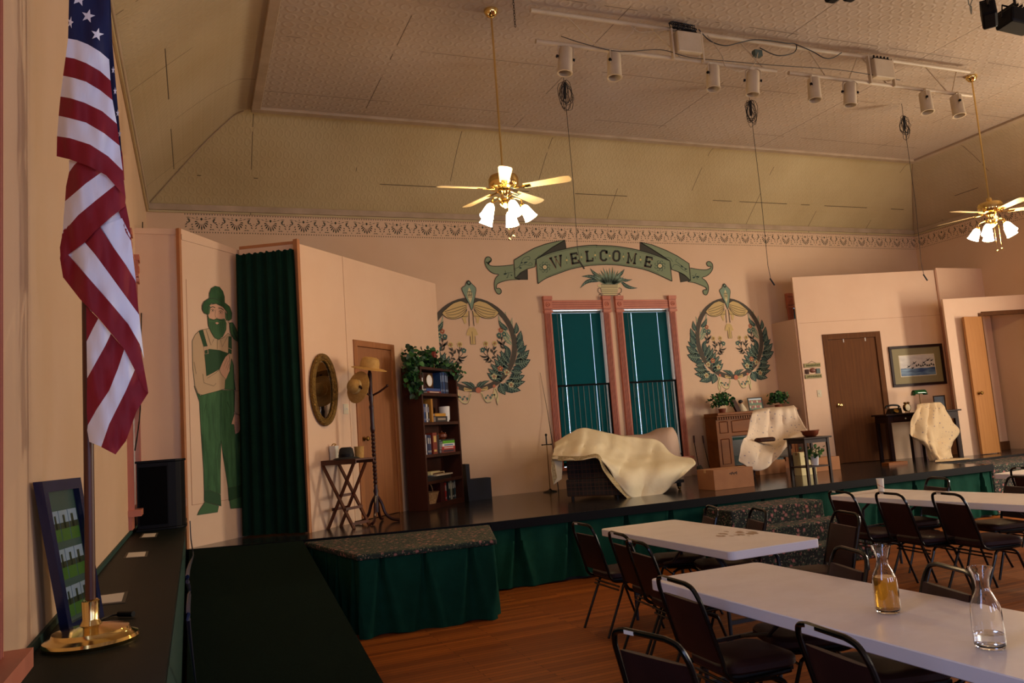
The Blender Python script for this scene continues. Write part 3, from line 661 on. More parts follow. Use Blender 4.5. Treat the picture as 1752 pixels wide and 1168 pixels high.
for f, x, y in ((A, 1188, 360), (A, 1388, 318), (A, 1575, 292), (B, 180, 300), (B, 367, 312), (B, 600, 353)):
    u, v = f(x, y); p.disc(u, v, 1.6, 'mur_yel', 14, 8); p.line([(u-.4, v-6), (u, v-2)], .9, 'mur_leaf', 13, 1, True); p.line([(u+.4, v+6), (u, v+2)], .9, 'mur_leaf', 13, 1, True)
for f, x, y in ((A, 890, 455), (B, 865, 437)):
    u, v = f(x, y)
    for k in range(8): a = 2*PI*k/8; p.line([(u+4*math.cos(a), v+4*math.sin(a)), (u+8*math.cos(a+.15), v+8*math.sin(a+.15)), (u+9.5*math.cos(a+.45), v+9.5*math.sin(a+.45)), (u+8*math.cos(a+.6), v+8*math.sin(a+.6))], .6, 'mur_leaf', 13)
    for k in range(10): a = 2*PI*k/10; p.disc(u+4.3*math.cos(a), v+4.3*math.sin(a), 1.1, 'mur_leaf', 13, 6)
    p.disc(u, v, 3.4, 'mur_cream', 14, 10); p.disc(u, v, 1, 'mur_rose', 15, 6)
for f, pts in ((A, [(500, 500), (480, 470), (540, 450), (600, 330), (680, 310), (685, 350), (650, 350)]), (A, [(520, 460), (600, 420), (700, 430), (720, 410), (690, 390), (670, 410)]), (A, [(330, 550), (400, 530), (450, 525)]), (A, [(400, 540), (380, 600), (370, 590)]), (A, [(350, 500), (360, 540)]), (A, [(740, 350), (770, 345), (820, 290)]),
               (B, [(940, 320), (1000, 330), (1040, 380)]), (B, [(1040, 460), (1060, 420), (1120, 430), (1170, 480), (1240, 520)]), (B, [(1100, 340), (1080, 370), (1130, 410), (1210, 470)]), (B, [(1300, 570), (1360, 580), (1410, 580)]), (B, [(1370, 540), (1350, 560), (1380, 620)])):
    p.line([f(*q) for q in pts], .6, 'mur_leaf', 6)
for f, a, t_ in ((A, (600, 400), (660, 380)), (A, (590, 390), (560, 400)), (A, (540, 460), (580, 470)), (A, (330, 548), (375, 545)), (A, (430, 570), (445, 560)), (B, (1150, 430), (1180, 460)), (B, (1200, 480), (1240, 480)), (B, (1310, 600), (1350, 590)), (B, (1370, 575), (1400, 600))):
    p.leaf(f(*a), f(*t_), 1.3, 'mur_leaf', None, 0, 6)
p.done('painted_banner', 'painted sage green ribbon banner reading WELCOME on the back wall')
# plant in urn, above the windows
p = Paint(put_back)
for a, t_, w, bd in ((B(60, 640), A(1360+30, 580), 3.4, .1), (B(90, 600), A(1510, 470), 3.2, -.1), (B(40, 650), A(1370, 745), 3.4, .2), (B(260, 590), B(385, 478), 3.0, .1), (B(300, 590), B(495, 618), 2.6, .15), (B(330, 640), B(565, 738), 3.2, .14)): p.leaf(a, t_, w, 'mur_leaf', 'mur_leaf2', bd, 2)
for k in range(15):
    a = math.radians(-62+k*9); u0, v0 = B(175+k*7-50, 690); L = 20+7*math.cos(a*1.2)+(k % 3)*2; p.leaf((u0, v0), (u0+L*math.sin(a), v0-L*math.cos(a)), 1.9, 'mur_leaf2' if k % 2 else 'mur_sage', 'mur_leaf' if k % 2 == 0 else None, .05, 4)
p.poly([B(20, 690), B(335, 690), B(340, 712), B(300, 735), B(60, 735), B(18, 712)], 'mur_cream', 6).poly([B(60, 735), B(300, 735), B(285, 800), B(265, 840), B(95, 840), B(75, 800)], 'mur_cream', 6)
for y in (690, 712, 735, 765, 790, 815, 840): p.line([B(60, y), B(290, y)], .9, 'mur_taupe', 8, 1)
for s_, x0 in ((-1, 65), (1, 300)): p.line([B(x0, 740), B(x0+s_*38, 745), B(x0+s_*40, 790), B(x0+s_*8, 815), B(x0-s_*5, 835)], .9, 'mur_taupe', 8); p.line([B(x0+s_*8, 815), B(x0+s_*30, 835)], .9, 'mur_taupe', 8, 1)
p.done('painted_urn', 'painted cream urn of long leaves under the banner, above the windows')
# wreaths
def wreath(cx, cz, Rr, label):
    def q(x, y): return ((x-335-(y-585)*.04)/400, (585-y)/400)
    def put(u, v, lv): return (cx+u*Rr, YB-.003-EPS*lv, cz+v*Rr)
    p = Paint(put)
    for k in range(48):
        a, c = 2*PI*k/48, 2*PI*(k+1)/48; p.poly([(r*math.cos(t_), r*math.sin(t_)) for r, t_ in ((1, a), (1, c), (.885, c), (.885, a))], 'mur_taupe', 4)
    for s_ in (-1, 1):
        m = lambda x, y: (s_*q(x, y)[0], q(x, y)[1])
        # pale backing leaves along the ring
        for a, t_, w in (((690, 600), (600, 460), .05), ((690, 560), (570, 330), .045), ((700, 470), (700, 360), .03), ((640, 370), (640, 310), .025), ((735, 690), (800, 620), .03)): p.leaf(m(*a), m(*t_), w, 'mur_leaf2', 'mur_cream', .1*s_, 2)
        for a, t_, w in (((715, 510), (735, 405), .045), ((735, 570), (775, 475), .05), ((738, 640), (788, 550), .06), ((725, 720), (848, 645), .07), ((705, 760), (855, 730), .085), ((670, 820), (775, 835), .06), ((650, 880), (797, 862), .07), ((620, 905), (800, 915), .07), ((610, 920), (755, 992), .075), ((570, 920), (612, 1022), .07)): p.leaf(m(*a), m(*t_), w*1.3, 'mur_leaf', 'mur_leaf2', -.1*s_, 6)
        for a, t_, w in (((655, 470), (572, 383), .045), ((660, 720), (640, 610), .045), ((655, 760), (585, 640), .055), ((645, 790), (548, 670), .055), ((625, 810), (520, 708), .055), ((600, 830), (488, 750), .055), ((590, 860), (462, 790), .055), ((570, 885), (453, 828), .06), ((560, 905), (510, 850), .04)): p.leaf(m(*a), m(*t_), w*1.25, 'mur_leaf', 'mur_leaf2', .1*s_, 6)
        for a, t_, w in (((728, 600), (790, 520), .05), ((732, 660), (825, 600), .055), ((712, 740), (815, 690), .06), ((690, 790), (800, 790), .065), ((665, 850), (770, 880), .06), ((640, 900), (740, 960), .065), ((600, 920), (680, 1010), .06), ((668, 700), (600, 590), .05), ((660, 745), (570, 655), .05), ((635, 800), (540, 700), .055), ((610, 845), (480, 770), .055), ((580, 870), (470, 815), .05), ((590, 900), (520, 885), .045)): p.leaf(m(*a), m(*t_), w, 'mur_leaf', 'mur_teal', -.12*s_, 4)
        # flower sprigs
        for st_ in ([(520, 745), (470, 690), (450, 585)], [(540, 700), (510, 650), (530, 585)], [(470, 690), (440, 670), (420, 635)], [(640, 650), (600, 590), (585, 480)]):
            p.line([m(*z) for z in st_], .012, 'mur_shadow', 3)
        for a, t_ in (((470, 690), (440, 742)), ((480, 700), (420, 715)), ((470, 690), (390, 675)), ((465, 660), (485, 615)), ((455, 640), (435, 605)), ((515, 680), (555, 640)), ((512, 660), (495, 620)), ((520, 640), (550, 610)), ((500, 720), (455, 740)), ((500, 710), (540, 700)), ((600, 590), (550, 545)), ((605, 600), (575, 560)), ((610, 600), (635, 560)), ((595, 560), (610, 520)), ((590, 540), (550, 510)), ((620, 630), (580, 590))):
            p.leaf(m(*a), m(*t_), .022, 'mur_shadow', None, .15*s_, 5)
        for (x, y), c in zip(((450, 582), (420, 635), (530, 582), (590, 468), (572, 512), (618, 505)), ('mur_yel', 'mur_teal', 'mur_yel', 'mur_rose', 'mur_teal', 'mur_teal')): p.flower(*m(x, y), .055, c, 'mur_cream' if c != 'mur_yel' else 'mur_rose')
        for (x, y), c in zip(((572, 798), (630, 832), (515, 862), (667, 938)), ('mur_rose', 'mur_cream', 'mur_cream', 'mur_cream')): p.flower(*m(x, y), .062, c, 'mur_yel' if c == 'mur_rose' else 'mur_rose', 9)
        # drapery
        sw = [(345, 240), (400, 215), (470, 235), (540, 285), (575, 318), (535, 358), (470, 368), (400, 345), (355, 290)]
        p.poly([m(*z) for z in sw], 'mur_gold', 6)
        for k in range(4): p.line([m(355, 252+k*11), m(405+k*6, 262+k*26), m(475+k*4, 282+k*25), m(552-k*6, 305+k*14)], .011, 'mur_taupe', 8)
        p.line([m(*z) for z in sw], .012, 'mur_dark', 8)
        # knotted ribbon and tails
        p.poly([m(345, 300), m(410, 350), m(400, 372), m(388, 412), m(370, 400), m(372, 365), m(350, 345)], 'mur_gold', 5); p.line([m(410, 350), m(350, 345)], .008, 'mur_dark', 8, 1)
        p.poly([m(338, 465), m(362, 450), m(385, 505), m(360, 512)], 'mur_gold', 6); p.line([m(340, 300), m(350, 430)], .014, 'mur_dark', 8, 1)
        # festoon at the bottom
        p.poly([m(515, 950), m(500, 1010), m(530, 1060), m(535, 1108), (m(552, 1060)), m(545, 1010), m(535, 965)], 'mur_cream', 7); p.line([m(520, 965), m(540, 1020), m(525, 1060), m(538, 1105)], .01, 'mur_dark', 9)
        p.line([m(395, 985), m(430, 1060), m(480, 1060), m(515, 1010)], .035, 'mur_cream', 7); p.line([m(400, 1000), m(435, 1075), m(480, 1075)], .008, 'mur_dark', 9)
        for k in range(4): p.leaf(m(440+k*15, 1025), m(430+k*25, 1050-(k % 2)*40), .02, 'mur_teal', None, .1, 8)
        p.poly([m(385, 965), m(450, 940), m(458, 955), m(450, 975), m(390, 975)], 'mur_gold', 7); p.line([m(400, 962), m(450, 955)], .01, 'mur_dark', 9, 1)
        p.leaf(m(375, 950), m(475, 895), .04, 'mur_leaf', 'mur_leaf2', .1*s_, 8); p.leaf(m(360, 945), m(400, 895), .03, 'mur_leaf', 'mur_leaf2', 0, 8); p.disc(*m(513, 943), .035, 'mur_rose', 9)
    p.disc(*q(372, 970), .062, 'mur_rose', 10, 12)
    # crest
    cr = [(320, 40), (350, 75), (378, 105), (372, 150), (355, 215), (345, 250), (328, 298), (312, 250), (295, 215), (265, 150), (252, 105), (285, 85), (300, 50)]
    p.poly([((x-318)/400, (585-y)/400) for x, y in cr], 'mur_leaf2', 10); p.line([((x-318)/400, (585-y)/400) for x, y in cr+[cr[0]]], .012, 'mur_dark', 11, 2)
    p.poly([((x-318)/400, (585-y)/400) for x, y in ((318, 98), (342, 150), (342, 180), (320, 238), (296, 180), (296, 150))], 'mur_cream', 12)
    for a, c in (((304, 135), (304, 190)), ((334, 135), (334, 190)), ((304, 165), (334, 165)), ((319, 135), (319, 190)), ((302, 136), (336, 136))): p.line([((a[0]-318)/400, (585-a[1])/400), ((c[0]-318)/400, (585-c[1])/400)], .012, 'mur_dark', 13, 1)
    p.disc(.0, (585-62)/400, .05, 'mur_dark', 12, 8); p.disc(0, (585-60)/400, .025, 'mur_leaf2', 13, 8)
    p.poly([((x-318)/400-.005, (585-y)/400) for x, y in ((300, 440), (340, 440), (350, 470), (342, 520), (346, 585), (300, 585), (304, 520), (290, 470))], 'mur_gold', 7); p.line([(.0, .27), (0, .01)], .008, 'mur_dark', 9, 1); p.line([(-.045, .17), (-.045, .0), (.06, 0), (.06, .17)], .008, 'mur_dark', 9, 1)
    p.done('painted_wreath', label)
wreath(3.93, 2.99, .72, 'painted leaf wreath with yellow drapery, partly hidden by the bookcase flat')
wreath(8.62, 2.97, .705, 'painted leaf wreath with yellow drapery above the fireplace')
# farmer on the first flat
fd = Vector((math.cos(math.radians(FA)), math.sin(math.radians(FA)), 0)); fnn = Vector((fd.y, -fd.x, 0))
def put_far(px, py, lv): q = PV(px, py, PA, FA); return q+fnn*(.002+EPS*lv)
p = Paint(put_far)
def c1(x, y): return 320+x/5.309, 470+y/5.309
def c2(x, y): return 310+x/4.869, 660+y/4.869
def FPoly(f, pts, c, lv, ol=.8): q = [f(*z) for z in pts]; p.poly(q, c, lv); (p.line(q+[q[0]], ol, 'far_line', lv+.5, 1) if ol else 0)
FPoly(c1, [(115, 505), (200, 485), (240, 560), (280, 590), (330, 570), (370, 530), (460, 600), (490, 660), (500, 900), (505, 1060), (440, 1060), (430, 950), (340, 1035), (150, 1095), (100, 1080), (70, 1010), (50, 850), (45, 600), (75, 540)], 'far_shirt', 1)
FPoly(c2, [(105, 0), (130, 60), (160, 80), (330, 35), (440, 35), (440, 210), (425, 300), (480, 380), (490, 350), (500, 600), (525, 810), (520, 830), (390, 850), (350, 600), (330, 450), (325, 700), (326, 900), (190, 880), (185, 700), (165, 400), (150, 130)], 'far_trouser', 2)
FPoly(c2, [(445, 40), (520, 40), (520, 245), (470, 240), (440, 215)], 'far_shirt', 3); FPoly(c2, [(440, 230), (500, 250), (495, 350), (480, 385), (447, 403), (435, 320), (415, 318), (425, 280)], 'far_skin', 4)
for x in (445, 458, 471): p.line([c2(x, 300), c2(x-6, 380)], .35, 'far_line', 5, 1)
FPoly(c2, [(190, 875), (240, 870), (325, 905), (330, 1000), (260, 980), (190, 960)], 'far_hat' if 0 else 'far_dark', 4); FPoly(c2, [(388, 850), (460, 838), (525, 815), (533, 900), (500, 920), (395, 955)], 'far_dark', 4)
FPoly(c2, [(195, 965), (310, 1000), (300, 1050), (130, 1075), (150, 1035)], 'far_mid', 5); FPoly(c2, [(400, 955), (500, 920), (560, 955), (560, 1012), (410, 1020)], 'far_mid', 5)
for a, c in (((205, 150), (185, 240)), ((170, 400), (205, 690)), ((320, 480), (290, 640)), ((345, 560), (390, 700)), ((500, 540), (490, 640)), ((380, 130), (420, 230)), ((330, 60), (325, 440))): p.line([c2(*a), c2(*c)], 1.6, 'far_dark', 5, 1, True)
FPoly(c1, [(155, 690), (200, 675), (290, 685), (375, 715), (385, 760), (300, 850), (230, 890), (175, 920), (165, 800)], 'far_dark', 3); FPoly(c1, [(400, 760), (420, 820), (425, 950), (435, 1045), (340, 1040), (345, 960), (385, 880)], 'far_mid', 3)
FPoly(c1, [(105, 510), (140, 500), (182, 650), (150, 655)], 'far_dark', 4); FPoly(c1, [(375, 560), (400, 560), (405, 720), (372, 712)], 'far_dark', 4)
for q in ([(150, 655), (182, 650), (188, 715), (155, 720), (150, 655)], [(372, 665), (405, 680), (403, 740), (375, 735)]): p.line([c1(*z) for z in q], .9, 'far_skin', 6, 1)
for q in ([(170, 500), (215, 640), (240, 585)], [(300, 590), (315, 655), (365, 560)], [(272, 590), (272, 675)], [(140, 900), (150, 980), (240, 1010), (260, 985)], [(60, 790), (80, 900)], [(180, 940), (260, 890), (290, 860)], [(430, 900), (440, 960)]): p.line([c1(*z) for z in q], .5, 'far_line', 5, 1)
FPoly(c1, [(375, 715), (382, 760), (385, 870), (350, 950), (305, 900), (290, 860), (320, 790), (345, 745)], 'far_skin', 6, .5)
for q in ([(360, 760), (330, 830)], [(372, 780), (350, 850)], [(380, 810), (362, 865)]): p.line([c1(*z) for z in q], .4, 'far_line', 7, 1)
FPoly(c1, [(190, 275), (260, 262), (320, 290), (355, 330), (360, 400), (330, 430), (200, 420), (185, 360)], 'far_skin', 6)
FPoly(c1, [(182, 370), (200, 400), (240, 408), (265, 398), (300, 405), (335, 400), (352, 440), (350, 500), (320, 560), (285, 585), (250, 575), (215, 520), (190, 460)], 'far_mid', 8)
for k in range(9): x = 205+k*16; p.line([c1(x, 430), c1(x*.8+55, 540+10*math.sin(k))], 1.1, 'far_dark', 9, 1, True)
p.line([c1(205, 400), c1(235, 412), c1(262, 402), c1(295, 412), c1(330, 420)], 1.7, 'far_dark', 10); FPoly(c1, [(248, 437), (265, 428), (288, 438), (266, 452)], 'far_skin', 11, .3)
for q, w in (([(205, 302), (228, 290), (252, 300)], 1.4), ([(280, 302), (305, 305), (328, 322)], 1.4), ([(208, 320), (228, 312), (245, 325)], .7), ([(284, 335), (303, 325), (322, 342)], .7), ([(257, 315), (250, 365), (262, 393), (275, 390)], .5), ([(215, 335), (240, 334)], .4), ([(288, 350), (318, 352)], .4)): p.line([c1(*z) for z in q], w, 'far_line', 8)
p.disc(*c1(228, 324), 1.1, 'far_line', 8, 8); p.disc(*c1(301, 340), 1.1, 'far_line', 8, 8); FPoly(c1, [(340, 330), (365, 380), (362, 420), (345, 400)], 'far_mid', 8, .4); FPoly(c1, [(190, 280), (207, 285), (200, 350), (183, 370)], 'far_mid', 8, .4)
FPoly(c1, [(200, 212), (198, 170), (215, 125), (250, 103), (290, 112), (320, 150), (335, 200), (338, 258), (270, 240)], 'far_hat', 9)
FPoly(c1, [(135, 280), (150, 245), (195, 215), (250, 218), (330, 250), (380, 290), (402, 350), (398, 400), (370, 418), (362, 390), (360, 340), (320, 290), (260, 262), (210, 262), (188, 290), (182, 362), (150, 345), (135, 315)], 'far_hat', 11, 1.3)
FPoly(c1, [(385, 435), (410, 435), (440, 490), (480, 590), (510, 640), (495, 675), (460, 610), (420, 585), (390, 530), (382, 470)], 'far_mid', 12); p.line([c1(385, 450), c1(368, 428)], .7, 'far_line', 12, 1); p.line([c1(410, 500), c1(440, 570), c1(490, 640)], 1.2, 'far_dark', 13, 1)
p.done('painted_farmer', 'full length painting of a bearded farmer in a green hat and overalls with a bird')

# ================================================================== TABLES AND CHAIRS
def folding_table(cx, cy, L, rz, label, group='white folding tables', Wd=.76):
    e = empty('folding_table', (cx, cy, 0), rz, label, 'table', group)
    b = MB(['table_top', 'table_edge']); b.rrect(Wd, L, .682, .74, .045, .004)
    # the rim is a shade greyer than the top face
    nf = len(b.f)
    b.mi = [0 if (i >= nf-1) else 1 for i in range(nf)]
    b.build('tabletop', e, smooth=False)
    for s_ in (-1, 1):
        y0 = s_*(L/2-.28)
        for x in (-.24, .24):
            MB('table_leg').tube([(x, y0-s_*.12, .681), (x, y0-s_*.02, .60), (x, y0, .45), (x, y0, .0)], .0135, 8).build('leg', e, smooth=True)
        MB('table_leg').box(-.24, .24, y0-.012, y0+.012, .2, .225).build('crossbar', e)
        MB('table_leg').tube([(0, y0-s_*.5, .678), (0, y0-s_*.25, .48), (0, y0, .42)], .011, 6).box(-.24, .24, y0-.01, y0+.01, .41, .43).build('brace', e)
    return e
folding_table(2.765, 2.87, 2.44, 0, 'long white folding table nearest the camera with two glass carafes')
folding_table(3.635, 5.42, 1.84, 0, 'white folding table with a brown smudge, in front of the skirted stage')
folding_table(6.55, 5.45, 2.44, math.radians(4), 'white folding table with a paper cup, right of the carpeted steps')
folding_table(9.1, 5.55, 2.44, math.radians(4), 'white folding table at the far right edge, only one corner showing')
rnd = random.Random(4); b = MB('stain')   # brown smudge, lies in the top of the second table
for k in range(16):
    u, v = PZ(1240+rnd.uniform(-12, 50), 911+rnd.uniform(-3, 6), .7408).xy; r = rnd.uniform(.01, .04); b.ngon([(u+r*.6*math.cos(a*PI/5)*rnd.uniform(.7, 1.2), v+r*1.6*math.sin(a*PI/5)*rnd.uniform(.7, 1.2), .7406+k*.00005) for a in range(10)])
b.build('table_smudge', label='brown smudge on the second white table', cat='stain')
def chair0():
    e = empty('banquet_chair', (0, 0, 0), 0)
    b = MB('vinyl'); b.rrect(.42, .40, .425, .475, .09, .012, 6, .012); b.M = Matrix.Identity(4)
    for i, v in enumerate(b.v): b.v[i] = Vector((v.x+.03, v.y*(1-.12*(v.x < 0)*(-v.x/.2)), v.z))
    b.mt('seat_under'); b.box(-.14, .2, -.17, .17, .405, .427); b.build('seat', e, smooth=True)
    # back hoop running down into the seat rails
    pts = []
    for s_ in (-1, 1):
        side = [(.17, s_*.185, .41), (.0, s_*.19, .405), (-.13, s_*.195, .41), (-.185, s_*.195, .445), (-.205, s_*.195, .52), (-.27, s_*.19, .74), (-.289, s_*.183, .80), (-.302, s_*.158, .843), (-.307, s_*.105, .858)]
        pts.append(crom(side, 4))
    b = MB('black_metal'); b.tube(pts[0]+pts[1][::-1], .0115, 8); b.build('back_frame', e, smooth=True)
    rows = []   # upholstered back between the tubes
    for off in (0, 1):
        for z in [.49+.28*i/6 for i in range(7)]:
            x = -.195-(z-.49)*.27; hw = .178-.006*(z-.49)/.3
            rows.append([(x+(off*2-1)*.013*(1+.5*math.sin(PI*(z-.49)/.28))*(.35+.65*math.sin(PI*k/10)**.4 if 0 < k < 10 else .35)+0, -hw+2*hw*k/10, z) for k in range(11)])
    b = MB('vinyl'); b.grid(rows[7:]); b.grid([r[::-1] for r in rows[:7]])
    ring1 = [rows[7][k] for k in range(11)]; ring0 = [rows[0][k] for k in range(11)]; b.grid([ring0, ring1]); b.grid([rows[13], rows[6]]); b.grid([[rows[i][0] for i in range(7)], [rows[7+i][0] for i in range(7)]]); b.grid([[rows[7+i][10] for i in range(7)], [rows[i][10] for i in range(7)]])
    b.build('backrest', e, smooth=True)
    for s_ in (-1, 1):
        MB('black_metal').tube(crom([(-.25, s_*.205, 0), (-.10, s_*.2, .32), (-.075, s_*.195, .375), (-.02, s_*.185, .398), (.06, s_*.18, .4)], 3), .0105, 8).build('leg', e, smooth=True)
        MB('black_metal').tube(crom([(.25, s_*.205, 0), (.14, s_*.2, .32), (.11, s_*.195, .375), (.05, s_*.185, .392), (-.03, s_*.18, .392)], 3), .0105, 8).build('leg', e, smooth=True)
    for x, z in ((-.115, .37), (-.125, .345), (.13, .35)): MB('black_metal').tube([(x, -.2, z), (x, .2, z)], .007, 6).build('stretcher', e)
    MB('paper').box(-.3195, -.3165, .045, .095, .849, .863).build('label', e)
    return e
CH = chair0(); used = False
def place_chair(x, y, deg, label, group='dark banquet chairs around the white tables'):
    global used
    if not used: used = True; CH.location = (x, y, 0); CH.rotation_euler = (0, 0, math.radians(deg)); tag(CH, label, 'chair', group); return CH
    return tag(dup(CH, (x, y, 0), math.radians(deg), label, group), cat='chair')
g_ = {}
for x, y, d, lb in (
    (3.17, 5.90, 0, 'dark banquet chair at the left end of the middle table, furthest left of all'),
    (3.08, 5.11, -6, 'dark banquet chair second from the left along the smudged table'),
    (2.97, 4.66, -6, 'dark banquet chair third from the left, at the near corner of the smudged table'),
    (2.44, 3.41, -3, 'dark banquet chair at the near side of the carafe table, seat in view'),
    (1.80, 2.72, 14, 'dark banquet chair in the bottom foreground with a white label on its hoop'),
    (2.33, 2.27, -6, 'dark banquet chair at the bottom, its hoop against the rim of the carafe table'),
    (3.88, 6.06, 160, 'dark banquet chair at the far side of the smudged table, the one further left'),
    (3.97, 5.54, 162, 'dark banquet chair at the far side of the smudged table, before the carpeted steps'),
    (4.17, 4.78, 166, 'dark banquet chair seen edge on between the smudged table and the carpeted steps'),
    (3.0, 3.56, 163, 'dark banquet chair at the far side of the carafe table, left of the tea carafe'),
    (2.93, 2.88, 163, 'dark banquet chair at the far side of the carafe table, right of the tea carafe'),
    (2.96, 2.12, 184, 'dark banquet chair at the extreme right edge beside the carafe table'),
    (5.86, 5.87, -8, 'dark banquet chair at the near side of the paper cup table, beside the carpeted steps'),
    (5.93, 5.37, -8, 'dark banquet chair in the middle of the near side of the paper cup table'),
    (6.10, 4.92, -10, 'dark banquet chair rightmost on the near side of the paper cup table'),
    (6.68, 6.13, 164, 'dark banquet chair behind the paper cup table, before the green skirt'),
    (6.95, 5.42, 168, 'dark banquet chair at the far side of the paper cup table, near its right end'),
    (8.5, 6.0, 0, 'dark banquet chair at the far right edge beside the last table')):
    place_chair(x, y, d, lb)
# carafes
def carafe(px, py, fill, m, label, mk):
    p = PZ(px, py, .7405); e = empty('carafe', (p.x, p.y, .7405), .4, label, 'carafe', 'glass carafes on the near table')
    prof = [(.036, .001), (.048, .004), (.052, .018), (.0525, .05), (.0505, .13), (.047, .152), (.036, .178), (.0255, .20), (.0228, .215), (.0245, .235), (.032, .26), (.040, .278), (.0405, .281)]
    inn = [(max(r-.0028, .001), z) for r, z in prof[1:]]; inn = [(.0, .010), (.038, .010)]+[(r, z) for r, z in inn if z > .012]
    b = MB('glass'); b.lathe([(0.0, 0.001)]+prof+inn[::-1], 28); b.build('glass', e, smooth=True)
    ins = [(0, .0105), (.037, .0105)]+[(max(r-.0033, .001), z) for r, z in prof if .016 < z < fill]
    rf = next((a[0]+(c[0]-a[0])*(fill-a[1])/(c[1]-a[1])) for a, c in zip(prof[:-1], prof[1:]) if a[1] <= fill <= c[1])-.0033
    MB(m).lathe(ins+[(rf, fill), (0, fill)], 28).build(mk, e, smooth=True)
carafe(1520, 1047, .15, 'tea', 'glass carafe nearly full of amber tea', 'tea')
carafe(1695, 1108, .052, 'water', 'glass carafe with a little water in the bottom', 'water')
p = PZ(1508, 841, .7405); e = empty('paper_cup', (p.x, p.y, .7405), 0, 'tall printed white paper cup on the right hand table', 'cup')
MB('paper').lathe([(.028, 0), (.036, .13), (.038, .132), (.037, .136), (.034, .13), (.026, .004), (0, .004)], 18).build('body', e, smooth=True)
b = MB('mur_rose')
for k in range(26): a = k*2.4; z = .012+.11*((k*.618) % 1); r = .0285+.0615*z; b.add([(r*1.02*math.cos(a+da), r*1.02*math.sin(a+da), z+dz) for da, dz in ((0, 0), (.2, .004), (.2, .012), (0, .008))], [(0, 1, 2, 3)])
b.build('print', e)

# ================================================================== CEILING FANS, LIGHT BARS
def fan(x, y, a0, label):
    e = empty('ceiling_fan', (x, y, ZC+.005), 0, label, 'ceiling fan', 'brass ceiling fans with lights')
    MB('brass').lathe([(.0, -.001), (.072, -.001), (.07, -.03), (.045, -.065), (.02, -.08), (0.012, -.08)], 20).build('canopy', e, smooth=True)
    MB('brass').tube([(0, 0, -.07), (0, 0, -1.70)], .0105, 10).build('downrod', e, smooth=True)
    MB('brass').lathe([(.0, -1.66), (.03, -1.67), (.035, -1.70), (.075, -1.715), (.135, -1.74), (.15, -1.77), (.15, -1.83), (.135, -1.86), (.09, -1.875), (0, -1.875)], 28).build('motor', e, smooth=True)
    for k in range(5):
        a = math.radians(a0+72*k); R = Matrix.Rotation(a, 4, 'Z') @ Matrix.Translation((0, 0, -1.865)) @ Matrix.Rotation(math.radians(-11), 4, 'X')
        b = MB('blade', R); pts = [(.2, -.045), (.62, -.066), (.66, -.055), (.675, -.02), (.675, .02), (.66, .055), (.62, .066), (.2, .045)]
        b.prism([(u, v, -.003) for u, v in pts], (0, 0, .006)); b.build('blade', e)
        MB('brass', R).tube([(.1, 0, -.006), (.15, .0, -.008), (.22, .0, -.006)], .009, 6).box(.19, .27, -.028, .028, -.0085, -.0035).build('blade_arm', e)
    MB('brass').lathe([(.0, -1.875), (.06, -1.88), (.065, -1.90), (.04, -1.925), (.035, -1.97), (.05, -1.99), (.055, -2.02), (.03, -2.05), (.012, -2.06), (.0, -2.065)], 20).build('light_kit', e, smooth=True)
    for k in range(5):
        a = math.radians(a0+20+72*k); R = Matrix.Rotation(a, 4, 'Z')
        s_ = empty('lamp', (0, 0, 0)); s_.parent = e
        MB('brass', R).tube(crom([(.04, 0, -2.0), (.08, 0, -1.965), (.15, 0, -1.985), (.165, 0, -2.03)], 3), .007, 6).lathe([(.0, .01), (.02, .005), (.028, -.025), (.0, -.025)], 12, (.165, 0, -2.03), (-.55, 0, 1)).build('holder', s_, smooth=True)
        b = MB('bulb_glass', R); b.lathe([(.026, -.02), (.042, -.045), (.053, -.10), (.062, -.15), (.07, -.17), (.065, -.165), (.05, -.10), (.038, -.045), (.0, -.03)], 18, (.165, 0, -2.03), (-.55, 0, 1)); b.build('shade', s_, smooth=True)
    for k, (dx, dz) in enumerate(((.02, -2.36), (.05, -2.34))):
        MB('brass').tube([(dx, -.04*k, -2.04), (dx, -.04*k, dz)], .0022, 5).ball((dx, -.04*k, dz-.012), .013, 8, 6).build('pull_chain', e)
    l = bpy.data.lights.new('fan_light', 'POINT'); l.energy = 62; l.color = (1, .66, .32); l.shadow_soft_size = .14
    o = bpy.data.objects.new('fan_light', l); o.location = (0, 0, -2.2); COL.objects.link(o); o.parent = e
fan(2.89, 7.067, -110, 'brass ceiling fan with five lit bell shades hanging left of the banner')
fan(9.70, 7.067, -110, 'brass ceiling fan with lit shades hanging at the right edge')
YT = 6.83
def lightbar(x0, x1, z, label): return MB('fixture_cream').tube([(x0, YT, z), (x1, YT, z)], .024, 10).build('light_bar', smooth=True, label=label, cat='light bar')
lightbar(3.22, 9.35, 5.79, 'long upper cream pipe of the stage light rig under the ceiling')
lightbar(3.25, 6.22, 5.465, 'lower cream pipe carrying the four spotlights on the left')
lightbar(6.40, 9.32, 5.465, 'lower cream pipe carrying the four spotlights on the right')
for i, (xa, xb, nm) in enumerate(((3.62, 4.0, 'leftmost'), (4.45, 4.15, 'second'), (4.62, 5.0, 'third'), (5.75, 6.1, 'fourth'), (6.75, 6.98, 'fifth'), (7.5, 7.3, 'sixth'), (7.55, 7.95, 'seventh'), (8.6, 8.95, 'eighth'), (9.15, 9.0, 'last'))):
    MB('fixture_cream').bar((xa, YT+.02, 5.79), (xb, YT+.02, 5.465), .014, .008).build('brace_strut', label='thin slanted cream strut joining the two light pipes, %s from the left' % nm, cat='strut', group='struts of the light rig')
